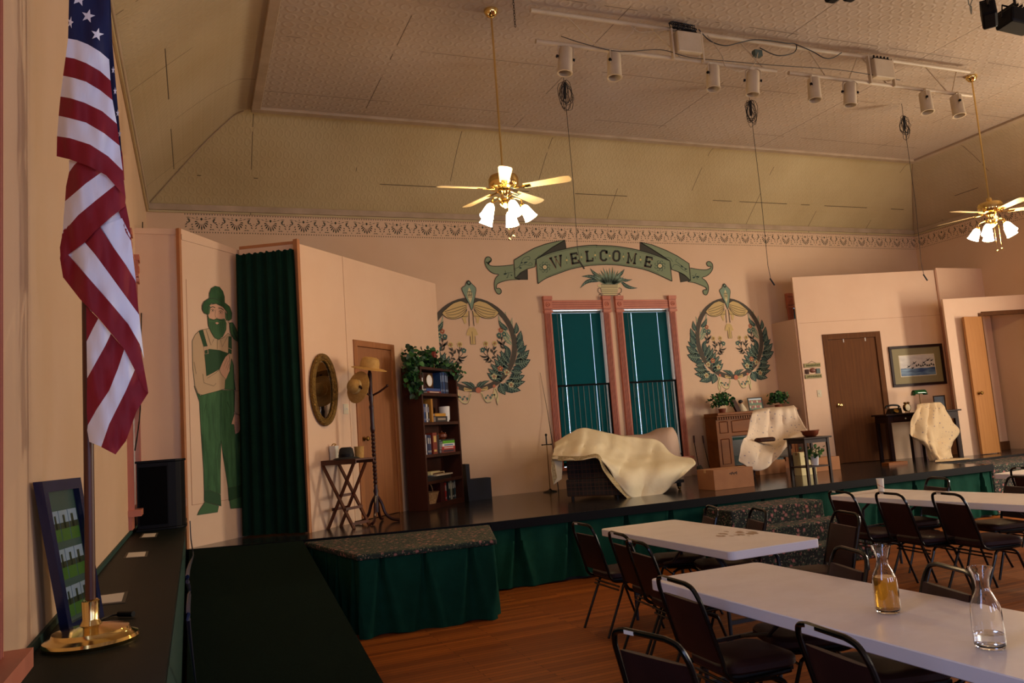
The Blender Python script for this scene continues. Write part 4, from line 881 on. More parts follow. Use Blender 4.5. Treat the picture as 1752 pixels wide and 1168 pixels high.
for x, nm in ((5.02, 'left'), (7.78, 'right')):
    e = empty('dimmer_pack', (x, YT-.04, 5.49), 0, 'cream dimmer box with sockets hung between the pipes, the %s one' % nm, 'dimmer', 'dimmer boxes on the light rig')
    MB('fixture_cream').box(-.15, .15, -.06, .04, .02, .25).build('body', e, bevel=.01)
    b = MB('black_plastic')
    for k in range(5): b.box(-.12+k*.055, -.105+k*.055, -.03, -.015, .27, .3)
    b.box(-.125, .12, -.035, -.01, .258, .272); b.build('socket_strip', e)
    MB('fixture_cream').box(-.2, -.18, -.02, .02, -.05, .29).build('bracket', e); MB('fixture_cream').box(.18, .2, -.02, .02, -.05, .29).build('bracket', e)
def spot():
    e = empty('spotlight', (0, 0, 0)); M = Matrix.Rotation(math.radians(7), 4, 'Y')
    b = MB('fixture_cream', M); b.lathe([(.0, -.02), (.066, -.02), (.07, -.03), (.074, -.27), (.08, -.275), (.08, -.285), (.066, -.285), (.066, -.1), (0, -.1)], 22); b.build('housing', e, smooth=True)
    b = MB('seat_under', M); b.lathe([(0, -.2), (.066, -.2)], 22); b.build('lens', e)
    MB('fixture_cream', M).tube([(-.085, 0, -.15), (-.085, 0, -.01), (-.05, 0, .015), (.05, 0, .015), (.085, 0, -.01), (.085, 0, -.15)], .007, 6).build('yoke', e)
    MB('black_plastic', M).lathe([(.016, 0), (.016, .02), (0, .02)], 8, (.08, 0, -.12), (1, 0, 0)).lathe([(.016, 0), (.016, .02), (0, .02)], 8, (-.08, 0, -.12), (-1, 0, 0)).build('knob', e); return e
sp0 = spot(); first = True
for (px, ang, tl), nm in zip(((968, 0, 0), (1050, 35, 1), (1219, 20, 0), (1288, -25, 0), (1391, 30, 0), (1454, -20, 1), (1581, 50, 1), (1634, 60, 1)),
                       ('leftmost of the eight on the rig', 'second from the left', 'third from the left, right of the left dimmer', 'fourth from the left, at the end of the first lower pipe', 'fifth from the left, first on the right lower pipe', 'sixth from the left', 'seventh from the left with a bright glint', 'rightmost of the eight')):
    x = PY(px, 85+(px-968)*.12, YT).x; loc = (x, YT-.005, 5.44); lb = 'cream can spotlight, '+nm
    if first: sp0.location = loc; sp0.rotation_euler = (0, 0, math.radians(ang)); tag(sp0, lb, 'spotlight', 'cream stage spotlights'); first = False
    else: tag(dup(sp0, loc, math.radians(ang), lb, 'cream stage spotlights'), cat='spotlight')
def cable(pts, r, m, name, label, cat='cable', n=5): return MB(m).tube(crom(pts, n), r, 6).build(name, smooth=True, label=label, cat=cat)
T = lambda px, py, y=YT-.05: PY(px, py, y)
cable([T(960, 62), T(1000, 75), T(1060, 88), T(1130, 85), T(1180, 98), T(1260, 106), T(1330, 112), T(1420, 118), T(1480, 126), T(1540, 137)], .004, 'cable', 'rig_cable', 'thin black cable sagging along the lower light pipes')
cable([T(1195, 50), T(1215, 70), T(1240, 78), T(1262, 74), T(1290, 68), T(1320, 70), T(1345, 74), T(1362, 76), T(1358, 90), T(1330, 95), T(1300, 82)], .006, 'cable', 'rig_cable', 'looping black cable right of the left dimmer box')
cable([T(1360, 75), T(1390, 88), T(1410, 99), T(1425, 99), T(1440, 90)], .006, 'cable', 'rig_cable', 'short black cable sagging under the upper pipe near its middle')
cable([T(1210, 60), T(1235, 95), T(1240, 112), T(1255, 120), T(1270, 121), T(1290, 110), T(1297, 90)], .005, 'cable_cream', 'rig_cable', 'cream cable looping between the third and fourth spotlights')
cable([T(1080, 45), T(1095, 55), T(1130, 52), T(1165, 50)], .005, 'cable_cream', 'rig_cable', 'cream cable running along the upper pipe left of the dimmer')
b = MB('cable'); rnd = random.Random(9)
for k in range(12): c = T(1150+k*3.2, 42+k*.6, YT-.06); b.tube([c+Vector((.05*math.cos(a*PI/5)*rnd.uniform(.7, 1), .02*math.sin(a*2), .03*math.sin(a*PI/5))) for a in range(10)], .006, 5, True)
b.build('cable_coil', label='bunched coil of black cable lying on the upper pipe above the left dimmer', cat='cable')
MB('rail_bar').box(-.05, .05, -.03, .03, -.03, .04).build('junction_box', label='small grey junction box between the pipes above the fourth spotlight', cat='junction box').location = T(1296, 97, YT)
# hanging microphone cables
for (x0, zb, dx, px, py, nm) in ((968, 0, 0, 966, 155, 'left of the banner lettering'), (1283, 0, 0, 1284, 185, 'right of the middle of the ceiling'), (1546, 0, 0, 1547, 210, 'above the right hand flats')):
    yy = 8.0; pe = {968: (995, 460), 1283: (1321, 488), 1546: (1583, 480)}[x0]; q = PY(*pe, yy); top = Vector((q.x+.0, yy, ZC)); bz = PY(px, py, yy); xx = bz.x
    e = empty('hanging_microphone', (xx, yy, ZC), 0, 'thin black cable with a small microphone hanging '+nm, 'microphone', 'hanging stage microphones')
    MB('cable').tube([(xx, yy, ZC), (xx, yy, bz.z), (xx+.01, yy, (bz.z+q.z)/2), (q.x-.03, yy, q.z+.25), (q.x-.01, yy, q.z+.08)], .0035, 5).build('cord', e, world=True)
    MB('cable').tube([(q.x-.02, yy, q.z+.09), (q.x+.03, yy-.01, q.z)], .01, 8).build('capsule', e, world=True)
    b = MB('cable'); rnd = random.Random(x0)
    for k in range(9):
        w = rnd.uniform(.03, .09); h = rnd.uniform(.1, .19); ox = rnd.uniform(-.03, .03); b.tube([(xx+ox+w*math.cos(a*PI/6), yy+.03*math.sin(a+k), bz.z-h*.35+h*math.sin(a*PI/6)) for a in range(12)], .0035, 4, True)
    b.tube([(xx-.005, yy, bz.z-.1), (xx+.01, yy, bz.z+.1)], .018, 6); b.build('coil', e, world=True)
q = PZ(880, 25, 5.62); b = MB('black_metal')
for k in range(14): c = q+Vector((0, 0, .25-k*.028)); b.tube([c+(Vector((.009*math.cos(a*PI/4), 0, .017*math.sin(a*PI/4))) if k % 2 else Vector((0, .009*math.cos(a*PI/4), .017*math.sin(a*PI/4)))) for a in range(8)], .0028, 5, True)
b.build('chain', label='short steel chain hanging from the ceiling right of the left fan rod', cat='chain')
# black floodlights at the top right corner
for px, py, w, h, d, rz, tlt, lb in ((1692, 25, .19, .17, .12, 38, 25, 'black floodlight at the top right corner, the smaller one on the left'), (1741, 36, .30, .15, .2, -10, 10, 'black floodlight at the top right corner, the larger one cut by the frame')):
    q = PZ(px, py, 5.0); e = empty('floodlight', q, math.radians(rz), lb, 'floodlight', 'black floodlights')
    M = Matrix.Rotation(math.radians(tlt), 4, 'Y'); MB('black_plastic', M).box(-w/2, w/2, -d/2, d/2, -h/2, h/2).build('housing', e, bevel=.02)
    b = MB('black_plastic', M)
    for k in range(7): b.box(-w/2+.02+k*(w-.04)/6-.003, -w/2+.02+k*(w-.04)/6+.003, -d/2, d/2, h/2, h/2+.025)
    b.build('cooling_fins', e); MB('black_metal', M).tube([(-w/2-.015, 0, 0), (-w/2-.015, 0, h*.8), (w/2+.015, 0, h*.8), (w/2+.015, 0, 0)], .008, 6).build('bracket', e)
    MB('black_metal').tube([(0, 0, h*.7), (0, 0, .86)], .012, 8).build('hanger', e)
for px, py, lb in ((1425, 2, 'tip of a black fixture poking into the top edge, left one'), (1456, 0, 'bottom of a dark floodlight cut by the top edge')):
    q = PZ(px, py, 5.2); MB('black_plastic').box(-.05, .06, -.05, .05, -.01, .14).build('floodlight', label=lb, cat='floodlight', bevel=.02).location = q
cable([PZ(1655, -30, 5.3), PZ(1657, 5, 5.3), PZ(1662, 12, 5.3), PZ(1662, 24, 5.3), PZ(1660, 10, 5.3), PZ(1668, -10, 5.3)], .005, 'cable', 'power_cord', 'looped black cord hanging down left of the corner floodlights')

# ================================================================== FLAG, LEDGE THINGS
FX, FY = -.343, 3.147
e = empty('flag_stand', (FX, FY, 1.02), 0, 'dark wooden flagpole on a round polished brass base standing on the ledge', 'flagpole')
MB('brass').lathe([(0, 0), (.145, 0), (.150, .012), (.146, .022), (.128, .030), (.122, .034), (.118, .046), (.07, .056), (.035, .062), (.028, .075), (.026, .08), (.0285, .14), (.022, .145), (0, .145)], 48).build('base', e, smooth=True)
MB('mid_wood').tube([(0, 0, .12), (0, 0, 2.9)], .0165, 14).build('pole', e, smooth=True)
class Cloth:       # cloth pieces traced as outlines and wrapped over hanging folds of real depth
    def __init__(s): s.b = MB(['flag_white'])
    def dep(s, px, py, lay):
        u = (px-(95+(py*.075)+75))/80
        return FY-.035-.05*lay-.045*max(0, 1-u*u)**.5+.10*max(0, abs(u)-.72)-.010*math.sin(px*.11+py*.035)-.006*math.sin(px*.21-py*.05+lay*2)
    def poly(s, pts, m, lay, step=5):
        s.b.mt(m); x0, x1 = min(p[0] for p in pts), max(p[0] for p in pts); y0, y1 = min(p[1] for p in pts), max(p[1] for p in pts)
        def clip(P, ax, v, keep):
            out = []
            for i in range(len(P)):
                a, c = P[i-1], P[i]; ia, ic = (a[ax]-v)*keep >= 0, (c[ax]-v)*keep >= 0
                if ia != ic: t_ = (v-a[ax])/(c[ax]-a[ax]); out.append((a[0]+(c[0]-a[0])*t_, a[1]+(c[1]-a[1])*t_))
                if ic: out.append(c)
            return out
        x = x0
        while x < x1:
            P = clip(clip(pts, 0, x, 1), 0, x+step, -1)
            if len(P) > 2:
                y = y0
                while y < y1:
                    Q = clip(clip(P, 1, y, 1), 1, y+22, -1)
                    Z = [q for i, q in enumerate(Q) if math.dist(q, Q[i-1]) > 1e-5]
                    if len(Z) > 2: s.b.ngon([PY(px, py, s.dep(px, py, lay)) for px, py in Z])
                    y += 22
            x += step
cl = Cloth()
def f1(x, y): return (x/2.92, y/2.92)
def f2(x, y): return (x/2.782, 380+y/2.782)
def F(f, pts, m, lay): cl.poly([f(*q) for q in pts], m, lay)
# rear folds
F(f1, [(500, -200), (545, -200), (560, 200), (610, 780), (590, 780), (550, 400), (520, 200)], 'flag_navy', -.4); F(f1, [(596, 690), (612, 770), (622, 900), (600, 900)], 'flag_red', -.4)
B_ = [[(340, 192), (385, 200), (440, 222), (500, 258), (545, 297)], [(328, 285), (370, 292), (430, 315), (500, 355), (552, 402)], [(315, 378), (365, 388), (430, 408), (500, 450), (562, 500)], [(302, 482), (350, 490), (420, 512), (510, 555), (584, 618)], [(293, 578), (340, 588), (430, 612), (520, 665), (598, 728)], [(285, 680), (350, 690), (450, 722), (540, 780), (613, 852)], [(283, 780), (345, 795), (450, 832), (530, 875), (628, 985)]]
F(f1, [(350, -250), (550, -250), (545, 297), (500, 258), (440, 222), (385, 200), (340, 192)], 'flag_navy', 1)
for i in range(6): F(f1, B_[i]+B_[i+1][::-1], ('flag_white', 'flag_red')[i % 2], 1)
def star(cx, cy, r, f=f1, lay=1.06, sx=1, rot=0):
    pts = []
    for k in range(10): a = -PI/2+rot+k*PI/5; q = r if k % 2 == 0 else r*.4; pts.append((cx+sx*q*math.cos(a), cy+q*math.sin(a)))
    F(f, pts, 'flag_white', lay)
for x, y, r, sx in ((398, -5, 38, 1), (440, 80, 36, 1), (352, 112, 32, .5), (486, 172, 34, 1), (470, -60, 34, 1), (360, -90, 34, .7)): star(x, y, r, sx=sx, rot=.25)
for x, y in ((565, 350), (575, 455), (588, 565), (598, 668), (505, 40)): star(x, y, 20, lay=-.3, sx=.45)
# middle layer
F(f1, [(345, 800), (395, 800), (370, 825), (345, 860)], 'flag_white', .5)
F(f1, [(395, 800), (450, 832), (510, 858), (430, 915), (325, 1005), (330, 930), (345, 860), (370, 825)], 'flag_red', .5)
F(f1, [(510, 858), (583, 918), (480, 1000), (390, 1075), (320, 1155), (313, 1168), (318, 1080), (325, 1005), (430, 915)], 'flag_white', .5)
F(f1, [(583, 918), (628, 985), (625, 1030), (560, 1080), (480, 1150), (400, 1205), (320, 1290), (300, 1290), (310, 1168), (390, 1075), (480, 1000)], 'flag_red', .5)
F(f2, [(300, 40), (330, 10), (490, 0), (405, 95), (325, 155), (290, 205), (285, 120)], 'flag_red', .5)
F(f2, [(480, 20), (580, -20), (620, 60), (632, 150), (648, 290), (600, 205), (540, 120)], 'flag_white', .2); F(f2, [(565, -50), (598, -90), (616, 0), (625, 90), (600, 50)], 'flag_red', .2); F(f2, [(395, 98), (460, 0), (560, -60), (610, 0), (640, 270), (560, 200), (480, 180)], 'flag_white', .05)
F(f2, [(400, 92), (475, 20), (540, 120), (600, 205), (645, 280), (662, 440), (600, 355), (520, 245), (450, 150)], 'flag_red', .3)
F(f2, [(325, 155), (400, 92), (450, 150), (520, 245), (600, 355), (662, 440), (686, 650), (665, 580), (610, 485), (535, 395), (430, 275)], 'flag_white', .35)
F(f2, [(285, 170), (325, 155), (430, 275), (535, 395), (610, 485), (665, 580), (703, 790), (706, 812), (690, 800), (640, 700), (590, 602), (470, 458), (380, 365), (300, 262)], 'flag_red', .45)
# lower layer
F(f2, [(410, 400), (468, 458), (440, 510), (412, 568)], 'flag_red', 0); F(f2, [(468, 458), (528, 530), (500, 590), (455, 670), (415, 742), (412, 568), (440, 510)], 'flag_white', 0)
F(f2, [(528, 530), (592, 604), (560, 700), (520, 800), (460, 890), (418, 965), (413, 900), (415, 742), (455, 670), (500, 590)], 'flag_red', 0)
F(f2, [(592, 604), (642, 702), (600, 800), (555, 890), (520, 960), (482, 1068), (425, 1045), (415, 990), (418, 965), (460, 890), (520, 800), (560, 700)], 'flag_white', 0)
F(f2, [(642, 702), (665, 745), (706, 812), (650, 900), (600, 1040), (550, 1105), (482, 1070), (520, 960), (555, 890), (600, 800)], 'flag_red', 0)
fl = cl.b.build('flag', label='draped american flag hanging in folds from the pole on the ledge', cat='flag', smooth=True)
import bmesh
bm = bmesh.new(); bm.from_mesh(fl.data); bmesh.ops.remove_doubles(bm, verts=bm.verts, dist=.0004); bm.to_mesh(fl.data); bm.free()
for p_ in fl.data.polygons: p_.use_smooth = True
# framed photo board leaning on the left wall
bl, br_, tl, tr = PZ(97, 1078, 1.022), PZ(147, 1052, 1.022), PX(42, 833, XL+.03), PX(109, 824, XL+.03)
bl = Vector((-.455, 3.32, 1.024)); br_ = Vector((-.375, 3.62, 1.024)); up = Vector((-.055, -.19, .55))
def Q(u, v, o=0): n_ = (br_-bl).cross(up).normalized(); return bl.lerp(br_, u)+up*v+n_*o
e = empty('photo_board', Q(.5, 0), 0, 'dark blue framed board of small photographs leaning against the left wall', 'picture frame')
def qbox(b, u0, u1, v0, v1, o0, o1): return b.add([Q(u0, v0, o0), Q(u1, v0, o0), Q(u1, v1, o0), Q(u0, v1, o0), Q(u0, v0, o1), Q(u1, v0, o1), Q(u1, v1, o1), Q(u0, v1, o1)], [(3, 2, 1, 0), (4, 5, 6, 7), (0, 1, 5, 4), (1, 2, 6, 5), (2, 3, 7, 6), (3, 0, 4, 7)])
mat('navy_frame', '#1a2044', .25); mat('board_green', '#38524a', .35); mat('photo_sky', '#8aa0b0', .3); mat('photo_grass', '#3f6a26', .3); mat('photo_tree', '#203018', .4)
b = MB('navy_frame'); qbox(b, 0, .1, 0, 1, 0, .03); qbox(b, .9, 1, 0, 1, 0, .03); qbox(b, .1, .9, 0, .07, 0, .03); qbox(b, .1, .9, .93, 1, 0, .03); b.build('frame', e, world=True)
b = MB('board_green'); qbox(b, .1, .9, .07, .93, 0, .01)
for i in range(3):
    for k in range(3):
        u0 = .14+k*.245; v0 = .1+i*.25; b.mt('photo_sky'); qbox(b, u0, u0+.23, v0, v0+.2, .01, .0115); b.mt('photo_grass'); qbox(b, u0, u0+.23, v0, v0+.09, .0115, .012); b.mt('photo_tree'); qbox(b, u0, u0+.23, v0+.08, v0+.12, .012, .0125); qbox(b, u0+.12-.03*k, u0+.16-.02*k, v0+.08, v0+.17, .012, .0125)
b.build('photo_panel', e, world=True)
for pts, lb in (([(700, 437), (775, 433), (765, 455), (682, 460)], 'small printed card on the ledge, the one nearest the speaker'), ([(620, 530), (728, 523), (720, 552), (603, 560)], 'small printed card in the middle of the ledge'), ([(462, 742), (628, 720), (612, 776), (450, 792)], 'small printed card on the ledge beside the flagpole')):
    q = [PZ(x/2.863, 760+y/2.863, 1.0205) for x, y in pts]; b = MB('mur_taupe'); b.prism(q[::-1], (0, 0, .002)); c = sum(q, Vector())/4
    b.mt('paper').prism([c+(p_-c)*Vector((1, 1, 1)).x*.78+Vector((0, 0, .0022)) for p_ in q][::-1], (0, 0, .0008)); b.build('printed_card', label=lb, cat='card', group='printed cards on the ledge')
cable([PZ(172, 1060, 1.026), PZ(190, 1053, 1.026), PZ(205, 1050, 1.03)], .004, 'cable', 'plug_lead', 'short black lead with a plug lying on the ledge behind the brass base')
MB('black_plastic').tube([PZ(203, 1050, 1.033), PZ(228, 1050, 1.033)], .011, 8).build('plug', label='small black plug lying on the ledge behind the brass base', cat='plug')
# speaker
e = empty('loudspeaker', (-.28, 7.75, 1.02), 0, 'black loudspeaker on the far end of the ledge', 'loudspeaker')
def spk(inset=0): return [(-.2+inset, .18-inset), (-.2+inset, -.16+inset), (.06, -.16+inset), (.12, -.15+inset), (.17-inset, -.12), (.195-inset, -.06), (.2-inset, .0), (.2-inset, .18-inset)]
MB('black_plastic').prism([(x, y, 0.0) for x, y in spk()], (0, 0, .018)).prism([(x, y, .575) for x, y in spk()], (0, 0, .02)).prism([(x, y, .018) for x, y in spk(.012)], (0, 0, .557)).build('cabinet', e, bevel=.004)
MB('grille').box(-.17, .05, -.156, -.15, .05, .54).build('grille', e); MB('paper').box(.196, .198, .03, .05, .17, .24).build('badge', e)
cable([PX(244, 380, XL+.05), PX(243, 470, XL+.05)+Vector((0, 0, 0)), PX(241, 600, XL+.05), PX(240, 700, XL+.05), PX(231, 770, XL+.05)], .006, 'cable', 'speaker_cable', 'thin dark cable running down the left flat to the speaker')
lp = [(325, 898, .95), (316, 920, .9), (318, 938, .70), (322, 975, .66), (324, 1010, .64), (322, 1050, .59), (326, 1100, .52), (334, 1168, .42)]
cable([(-.06, 8.3, 1.02), (-.055, 8.25, .85), (-.04, 8.2, .72)]+[PX(px, py, -.03) for px, py, _ in lp[3:]], .006, 'cable_blue', 'floor_cable', 'dark blue cable trailing down the edge of the ramp')

# ================================================================== LEFT PART OF THE STAGE
# oval gilt mirror on the long flat
M45 = Matrix.Translation(CPt(.305, .002, 1.555)) @ Matrix.Rotation(math.radians(45), 4, 'Z')
e = empty('oval_mirror', CPt(.305, .002, 1.555), math.radians(45), 'oval mirror in an ornate dark gilt frame on the pale flat', 'mirror')
b = MB('gilt')
for r0, wd, o in ((1, .032, .02), (.93, .022, .03), (.83, .016, .022)):
    b.tube([(.215*r0*math.cos(a*PI/24), -o, .385*(r0+(1-r0)*.35)*math.sin(a*PI/24)) for a in range(48)], wd, 8, True)
for k in range(56): a = 2*PI*k/56; b.ball((.222*math.cos(a), -.032, .392*math.sin(a)), .014 if k % 2 else .01, 6, 4)
b.build('frame', e, smooth=True)
MB('mirror').prism([(.165*math.cos(a*PI/20), -.012, .335*math.sin(a*PI/20)) for a in range(40)], (0, .01, 0)).build('glass', e)
# switch plates
e = empty('light_switch', CPt(.74, 0, 1.335), math.radians(45), 'pale light switch on the flat between the mirror and the oak door', 'light switch')
MB('cream').box(-.05, .05, -.006, 0, -.06, .06).build('plate', e, bevel=.002); MB('white').box(-.02, -.012, -.012, -.006, -.01, .01).box(.012, .02, -.012, -.006, -.01, .01).build('toggle', e)
q = PV(1402, 673, DP, DA); e = empty('light_switch', DPt(.0, 0)[:2]+(0,), 0, 'pale light switch below the small hanging sign', 'light switch'); e.location = q; e.rotation_euler = (0, 0, math.radians(DA))
MB('cream').box(-.038, .038, -.006, 0, -.06, .06).build('plate', e, bevel=.002); MB('white').box(-.006, .006, -.014, -.006, -.01, .012).build('toggle', e)
# coat rack
CR = CPt(.74, .36); e = empty('coat_rack', (CR[0], CR[1], ZS), math.radians(10), 'dark turned wooden coat rack with curved feet in front of the oak door', 'coat rack')
b = MB('cherry_leg'); prof = [(.03, .12), (.03, .30), (.022, .32), (.032, .36), (.02, .4)]; z = .42
while z < 1.02: prof += [(.026, z), (.018, z+.02), (.026, z+.04)]; z += .045
prof += [(.03, 1.08), (.024, 1.12), (.024, 1.3), (.03, 1.33), (.02, 1.36), (.028, 1.42), (.024, 1.5), (.026, 1.72), (.014, 1.76), (.018, 1.79), (0, 1.82)]
b.lathe(prof, 14); b.build('pole', e, smooth=True)
for k in range(4):
    a = math.radians(-35+90*k); MB('cherry_leg', Matrix.Rotation(a, 4, 'Z')).tube(crom([(.015, 0, .30), (.06, 0, .22), (.10, 0, .10), (.17, 0, .035), (.26, 0, .018)], 4), [.018]*17, 8).build('foot', e, smooth=True)
for k in range(3):
    a = math.radians(-28+120*k); MB('cherry_leg', Matrix.Rotation(a, 4, 'Z')).tube([(.01, 0, 1.46), (.10, 0, 1.5), (.19, 0, 1.56)], .012, 8).ball((.195, 0, 1.565), .018, 8, 6).build('hook', e, smooth=True)
def hat(loc, crown, brim, h, m, label, tilt=None, band=None, dent=False):
    e = empty('hat', loc, 0, label, 'hat'); 
    M = Matrix.Rotation(tilt[0], 4, tilt[1]) if tilt else Matrix.Identity(4)
    if tilt and len(tilt) > 2: M = Matrix.Rotation(tilt[2], 4, 'Z') @ M
    b = MB(m, M); b.lathe([(brim, -.012), (brim*.8, .0), (crown, .006), (crown*.98, h*.45), (crown*.86, h*.85), (crown*.6, h), (0, h*(.86 if dent else 1.03))], 28)
    b.lathe([(0, .0), (crown, .002), (brim*.8, -.005), (brim, -.016), (brim, -.012)], 28); b.build('body', e, smooth=True)
    if band: MB(band, M).lathe([(crown+.003, .008), (crown+.002, .04)], 28).build('band', e, smooth=True)
    return e
hat((CR[0], CR[1], ZS+1.79), .115, .21, .125, 'straw', 'pale straw hat with a wide brim on top of the coat rack', (math.radians(14), 'Y', math.radians(-50)))
hat((CR[0]-.16, CR[1]-.03, ZS+1.57), .085, .19, .11, 'straw', 'straw hat hanging on the left hook of the coat rack, seen crown on', (math.radians(78), 'Y', math.radians(-150)), 'mur_gold')
# folding tray table
e = empty('tray_table', (1.57, 9.14, ZS), math.radians(-48), 'reddish wooden folding tray table with crossed legs', 'tray table'); TT = wmat(e)
MB('mid_wood').box(-.27, .27, -.17, .17, .735, .755).box(-.27, .27, -.17, -.155, .70, .735).box(-.27, .27, .155, .17, .70, .735).box(-.27, -.255, -.155, .155, .70, .735).build('top', e, bevel=.003)
for y, s_ in ((-.15, 1), (.13, 1), (-.12, -1), (.10, -1)):
    MB('mid_wood').bar((-s_*.2, y, .70), (s_*.19, y, .0), .018, .04, (0, 1, 0)).build('leg', e)
for x, z in ((.17, .05), (-.09, .215), (.095, .215), (.0, .36)): MB('mid_wood').bar((x, -.16, z+.0), (x, .14, z), .012, .03).build('rail', e)
def onT(x, y, z): return TT @ Vector((x, y, z))
q = onT(-.17, .02, .7555); e = empty('gift_box', q, math.radians(-40), 'small white box with a dried flower on the tray table', 'box')
MB('paper').box(-.035, .035, -.035, .035, 0, .085).box(-.038, .038, -.038, .038, .085, .155).build('body', e); MB('straw').tube(crom([(-.03, 0, .155), (0, -.01, .18), (.03, 0, .17), (.0, .01, .16)], 3), .006, 6).build('flower', e)
hat(tuple(onT(.04, -.03, .772)), .085, .15, .115, 'felt', 'dark felt fedora lying on the tray table', None, 'black_plastic', True)
q = onT(.12, .1, .7555); MB('straw').lathe([(0, 0), (.05, 0), (.055, .12), (.06, .13), (0, .13)], 18, q).build('straw_box', smooth=True, label='cream straw cylinder behind the fedora on the tray table', cat='box')
# bookcase
BA = 46.5; BW_, BD, BH = 1.085, .29, 1.862
e = empty('bookcase', (2.756, 10.086, ZS), math.radians(BA), 'tall dark wooden bookcase with five shelves beside the oak door', 'bookcase'); BM = wmat(e)
MB('book_wood').box(0, .035, 0, BD, 0, BH-.035).build('side_panel', e, bevel=.003); MB('book_wood').box(BW_-.035, BW_, 0, BD, 0, BH-.035).build('side_panel', e, bevel=.003)
MB('book_wood').box(0, BW_, 0, BD, BH-.035, BH).build('top', e, bevel=.003); MB('book_wood').box(.035, BW_-.035, BD-.01, BD, 0, BH-.035).build('back_panel', e)
SH = [1.519, 1.132, .71, .366, .07]
for z in SH: MB('book_wood').box(.035, BW_-.035, .004, BD-.01, z-.04 if z > .1 else 0, z).build('shelf', e, bevel=.002)
def onB(x, y, z): return BM @ Vector((x, y, z))
def book(x, y, z, w, d, h, c, label, group, lay=False, lean=0, c2=None, rz=0):
    nm = 'cover_'+c.strip('#')
    if nm not in MATS: mat(nm, c, .45)
    q = onB(x, y, z); e = empty('book', q, math.radians(BA+rz), label, 'book', group); e.rotation_euler = Euler((0, math.radians(lean), math.radians(BA+rz)))
    if lay: MB(nm).box(0, w, 0, d, 0, .004).box(0, w, 0, d, h-.004, h).box(0, w, 0, .004, .004, h-.004).build('cover', e); MB('paper').box(.003, w-.003, .004, d-.004, .004, h-.004).build('pages', e)
    else: MB(nm).box(0, .003, 0, d, 0, h).box(w-.003, w, 0, d, 0, h).box(.003, w-.003, 0, .003, 0, h).build('cover', e); MB('paper').box(.003, w-.003, .003, d-.004, .003, h-.004).build('pages', e)
    if c2:
        n2 = 'cover_'+c2.strip('#'); 
        if n2 not in MATS: mat(n2, c2, .5)
        b = MB(n2)
        if lay: b.box(w*.15, w*.85, -.0012, 0, h*.3, h*.7)
        else: b.box(w*.2, w*.8, -.0012, 0, h*.55, h*.85).box(w*.2, w*.8, -.0012, 0, h*.1, h*.2)
        b.build('spine_print', e)
g1 = 'books on the top shelf'
book(.07, .03, SH[0], .03, .2, .20, '#e6e2da', 'thin book with a white edge at the left of the top shelf', g1, lean=3)
book(.22, .03, SH[0], .40, .2, .028, '#7a2420', 'red book lying under the clock on the top shelf', g1, True, c2='#d8c8b0'); book(.20, .03, SH[0]+.0285, .40, .2, .035, '#2c4a86', 'blue book lying directly under the clock', g1, True)
for k, (c, w, h, lb) in enumerate((('#2a456e', .035, .29, 'blue book just right of the clock, leftmost of the upright blue row'), ('#1e3358', .04, .3, 'dark blue upright book second in the top shelf row'), ('#2d4f86', .03, .3, 'bright blue upright book third in the top shelf row'), ('#1a2c4c', .045, .3, 'navy upright book fourth in the top shelf row'), ('#16233a', .04, .29, 'darkest navy book at the right end of the top shelf row'))): book(.64+k*.047, .04, SH[0], w, .2, h, c, lb, g1, c2='#7d8ea8')
q = onB(.36, .12, SH[0]+.064); e = empty('mantel_clock', q, math.radians(BA-4), 'small square wooden clock with a silver dial on the top shelf', 'clock')
MB('cherry_leg').box(-.13, .13, -.04, .03, 0, .22).build('case', e, bevel=.006); MB('old_brass').lathe([(.09, 0), (.09, .012), (.078, .012), (.078, .004)], 24, (0.02, -.04, .11), (0, -1, 0)).build('bezel', e, smooth=True); MB('white').lathe([(0, .002), (.078, .002), (.078, .004), (0, .005)], 24, (0.02, -.04, .11), (0, -1, 0)).build('dial', e)
g2 = 'books on the second shelf'
for k, (c, h, lb) in enumerate((('#c8b8a0', .235, 'cream spined book at the left end of the second shelf'), ('#3a5a9a', .24, 'blue spined book second from the left on the second shelf'), ('#1c2c50', .24, 'navy book third from the left on the second shelf'), ('#d0ccc0', .24, 'white spined book fourth from the left on the second shelf'), ('#1c1c20', .235, 'black book fifth from the left on the second shelf'))): book(.05+k*.042, .04, SH[1], .036, .2, h, c, lb, g2, c2='#8a8aa0')
book(.30, .03, SH[1], .05, .22, .31, '#b07a30', 'tall golden brown upright book on the second shelf', g2); book(.42, .03, SH[1], .34, .2, .075, '#1c1c20', 'thick black book lying flat on the second shelf', g2, True, c2='#9a8a78'); book(.40, .03, SH[1]+.0755, .32, .2, .04, '#c08a28', 'golden book lying on the black book of the second shelf', g2, True)
q = onB(.86, .12, SH[1]); MB('white').lathe([(0, 0), (.058, 0), (.058, .012), (.072, .03), (.078, .21), (.074, .215), (.066, .2), (0, .19)], 22, q).build('white_vase', smooth=True, label='plain white cylindrical vase at the right of the second shelf', cat='vase')
g3 = 'books on the third shelf'
for k, (c, w, h, lb) in enumerate((('#14161c', .045, .26, 'black book at the left end of the third shelf'), ('#c4c8d4', .03, .26, 'silvery white book second on the third shelf'), ('#20284a', .05, .255, 'navy book third on the third shelf'), ('#2a3a5c', .045, .25, 'slate blue book fourth on the third shelf'))): book(.05+k*.053, .04, SH[2], w, .2, h, c, lb, g3, c2='#b0a8a0')
book(.29, .03, SH[2], .12, .22, .28, '#7c3020', 'thick red book standing on the third shelf', g3, c2='#c8a860'); book(.44, .05, SH[2], .07, .2, .25, '#121418', 'dark book right of the thick red one', g3)
zz = SH[2]
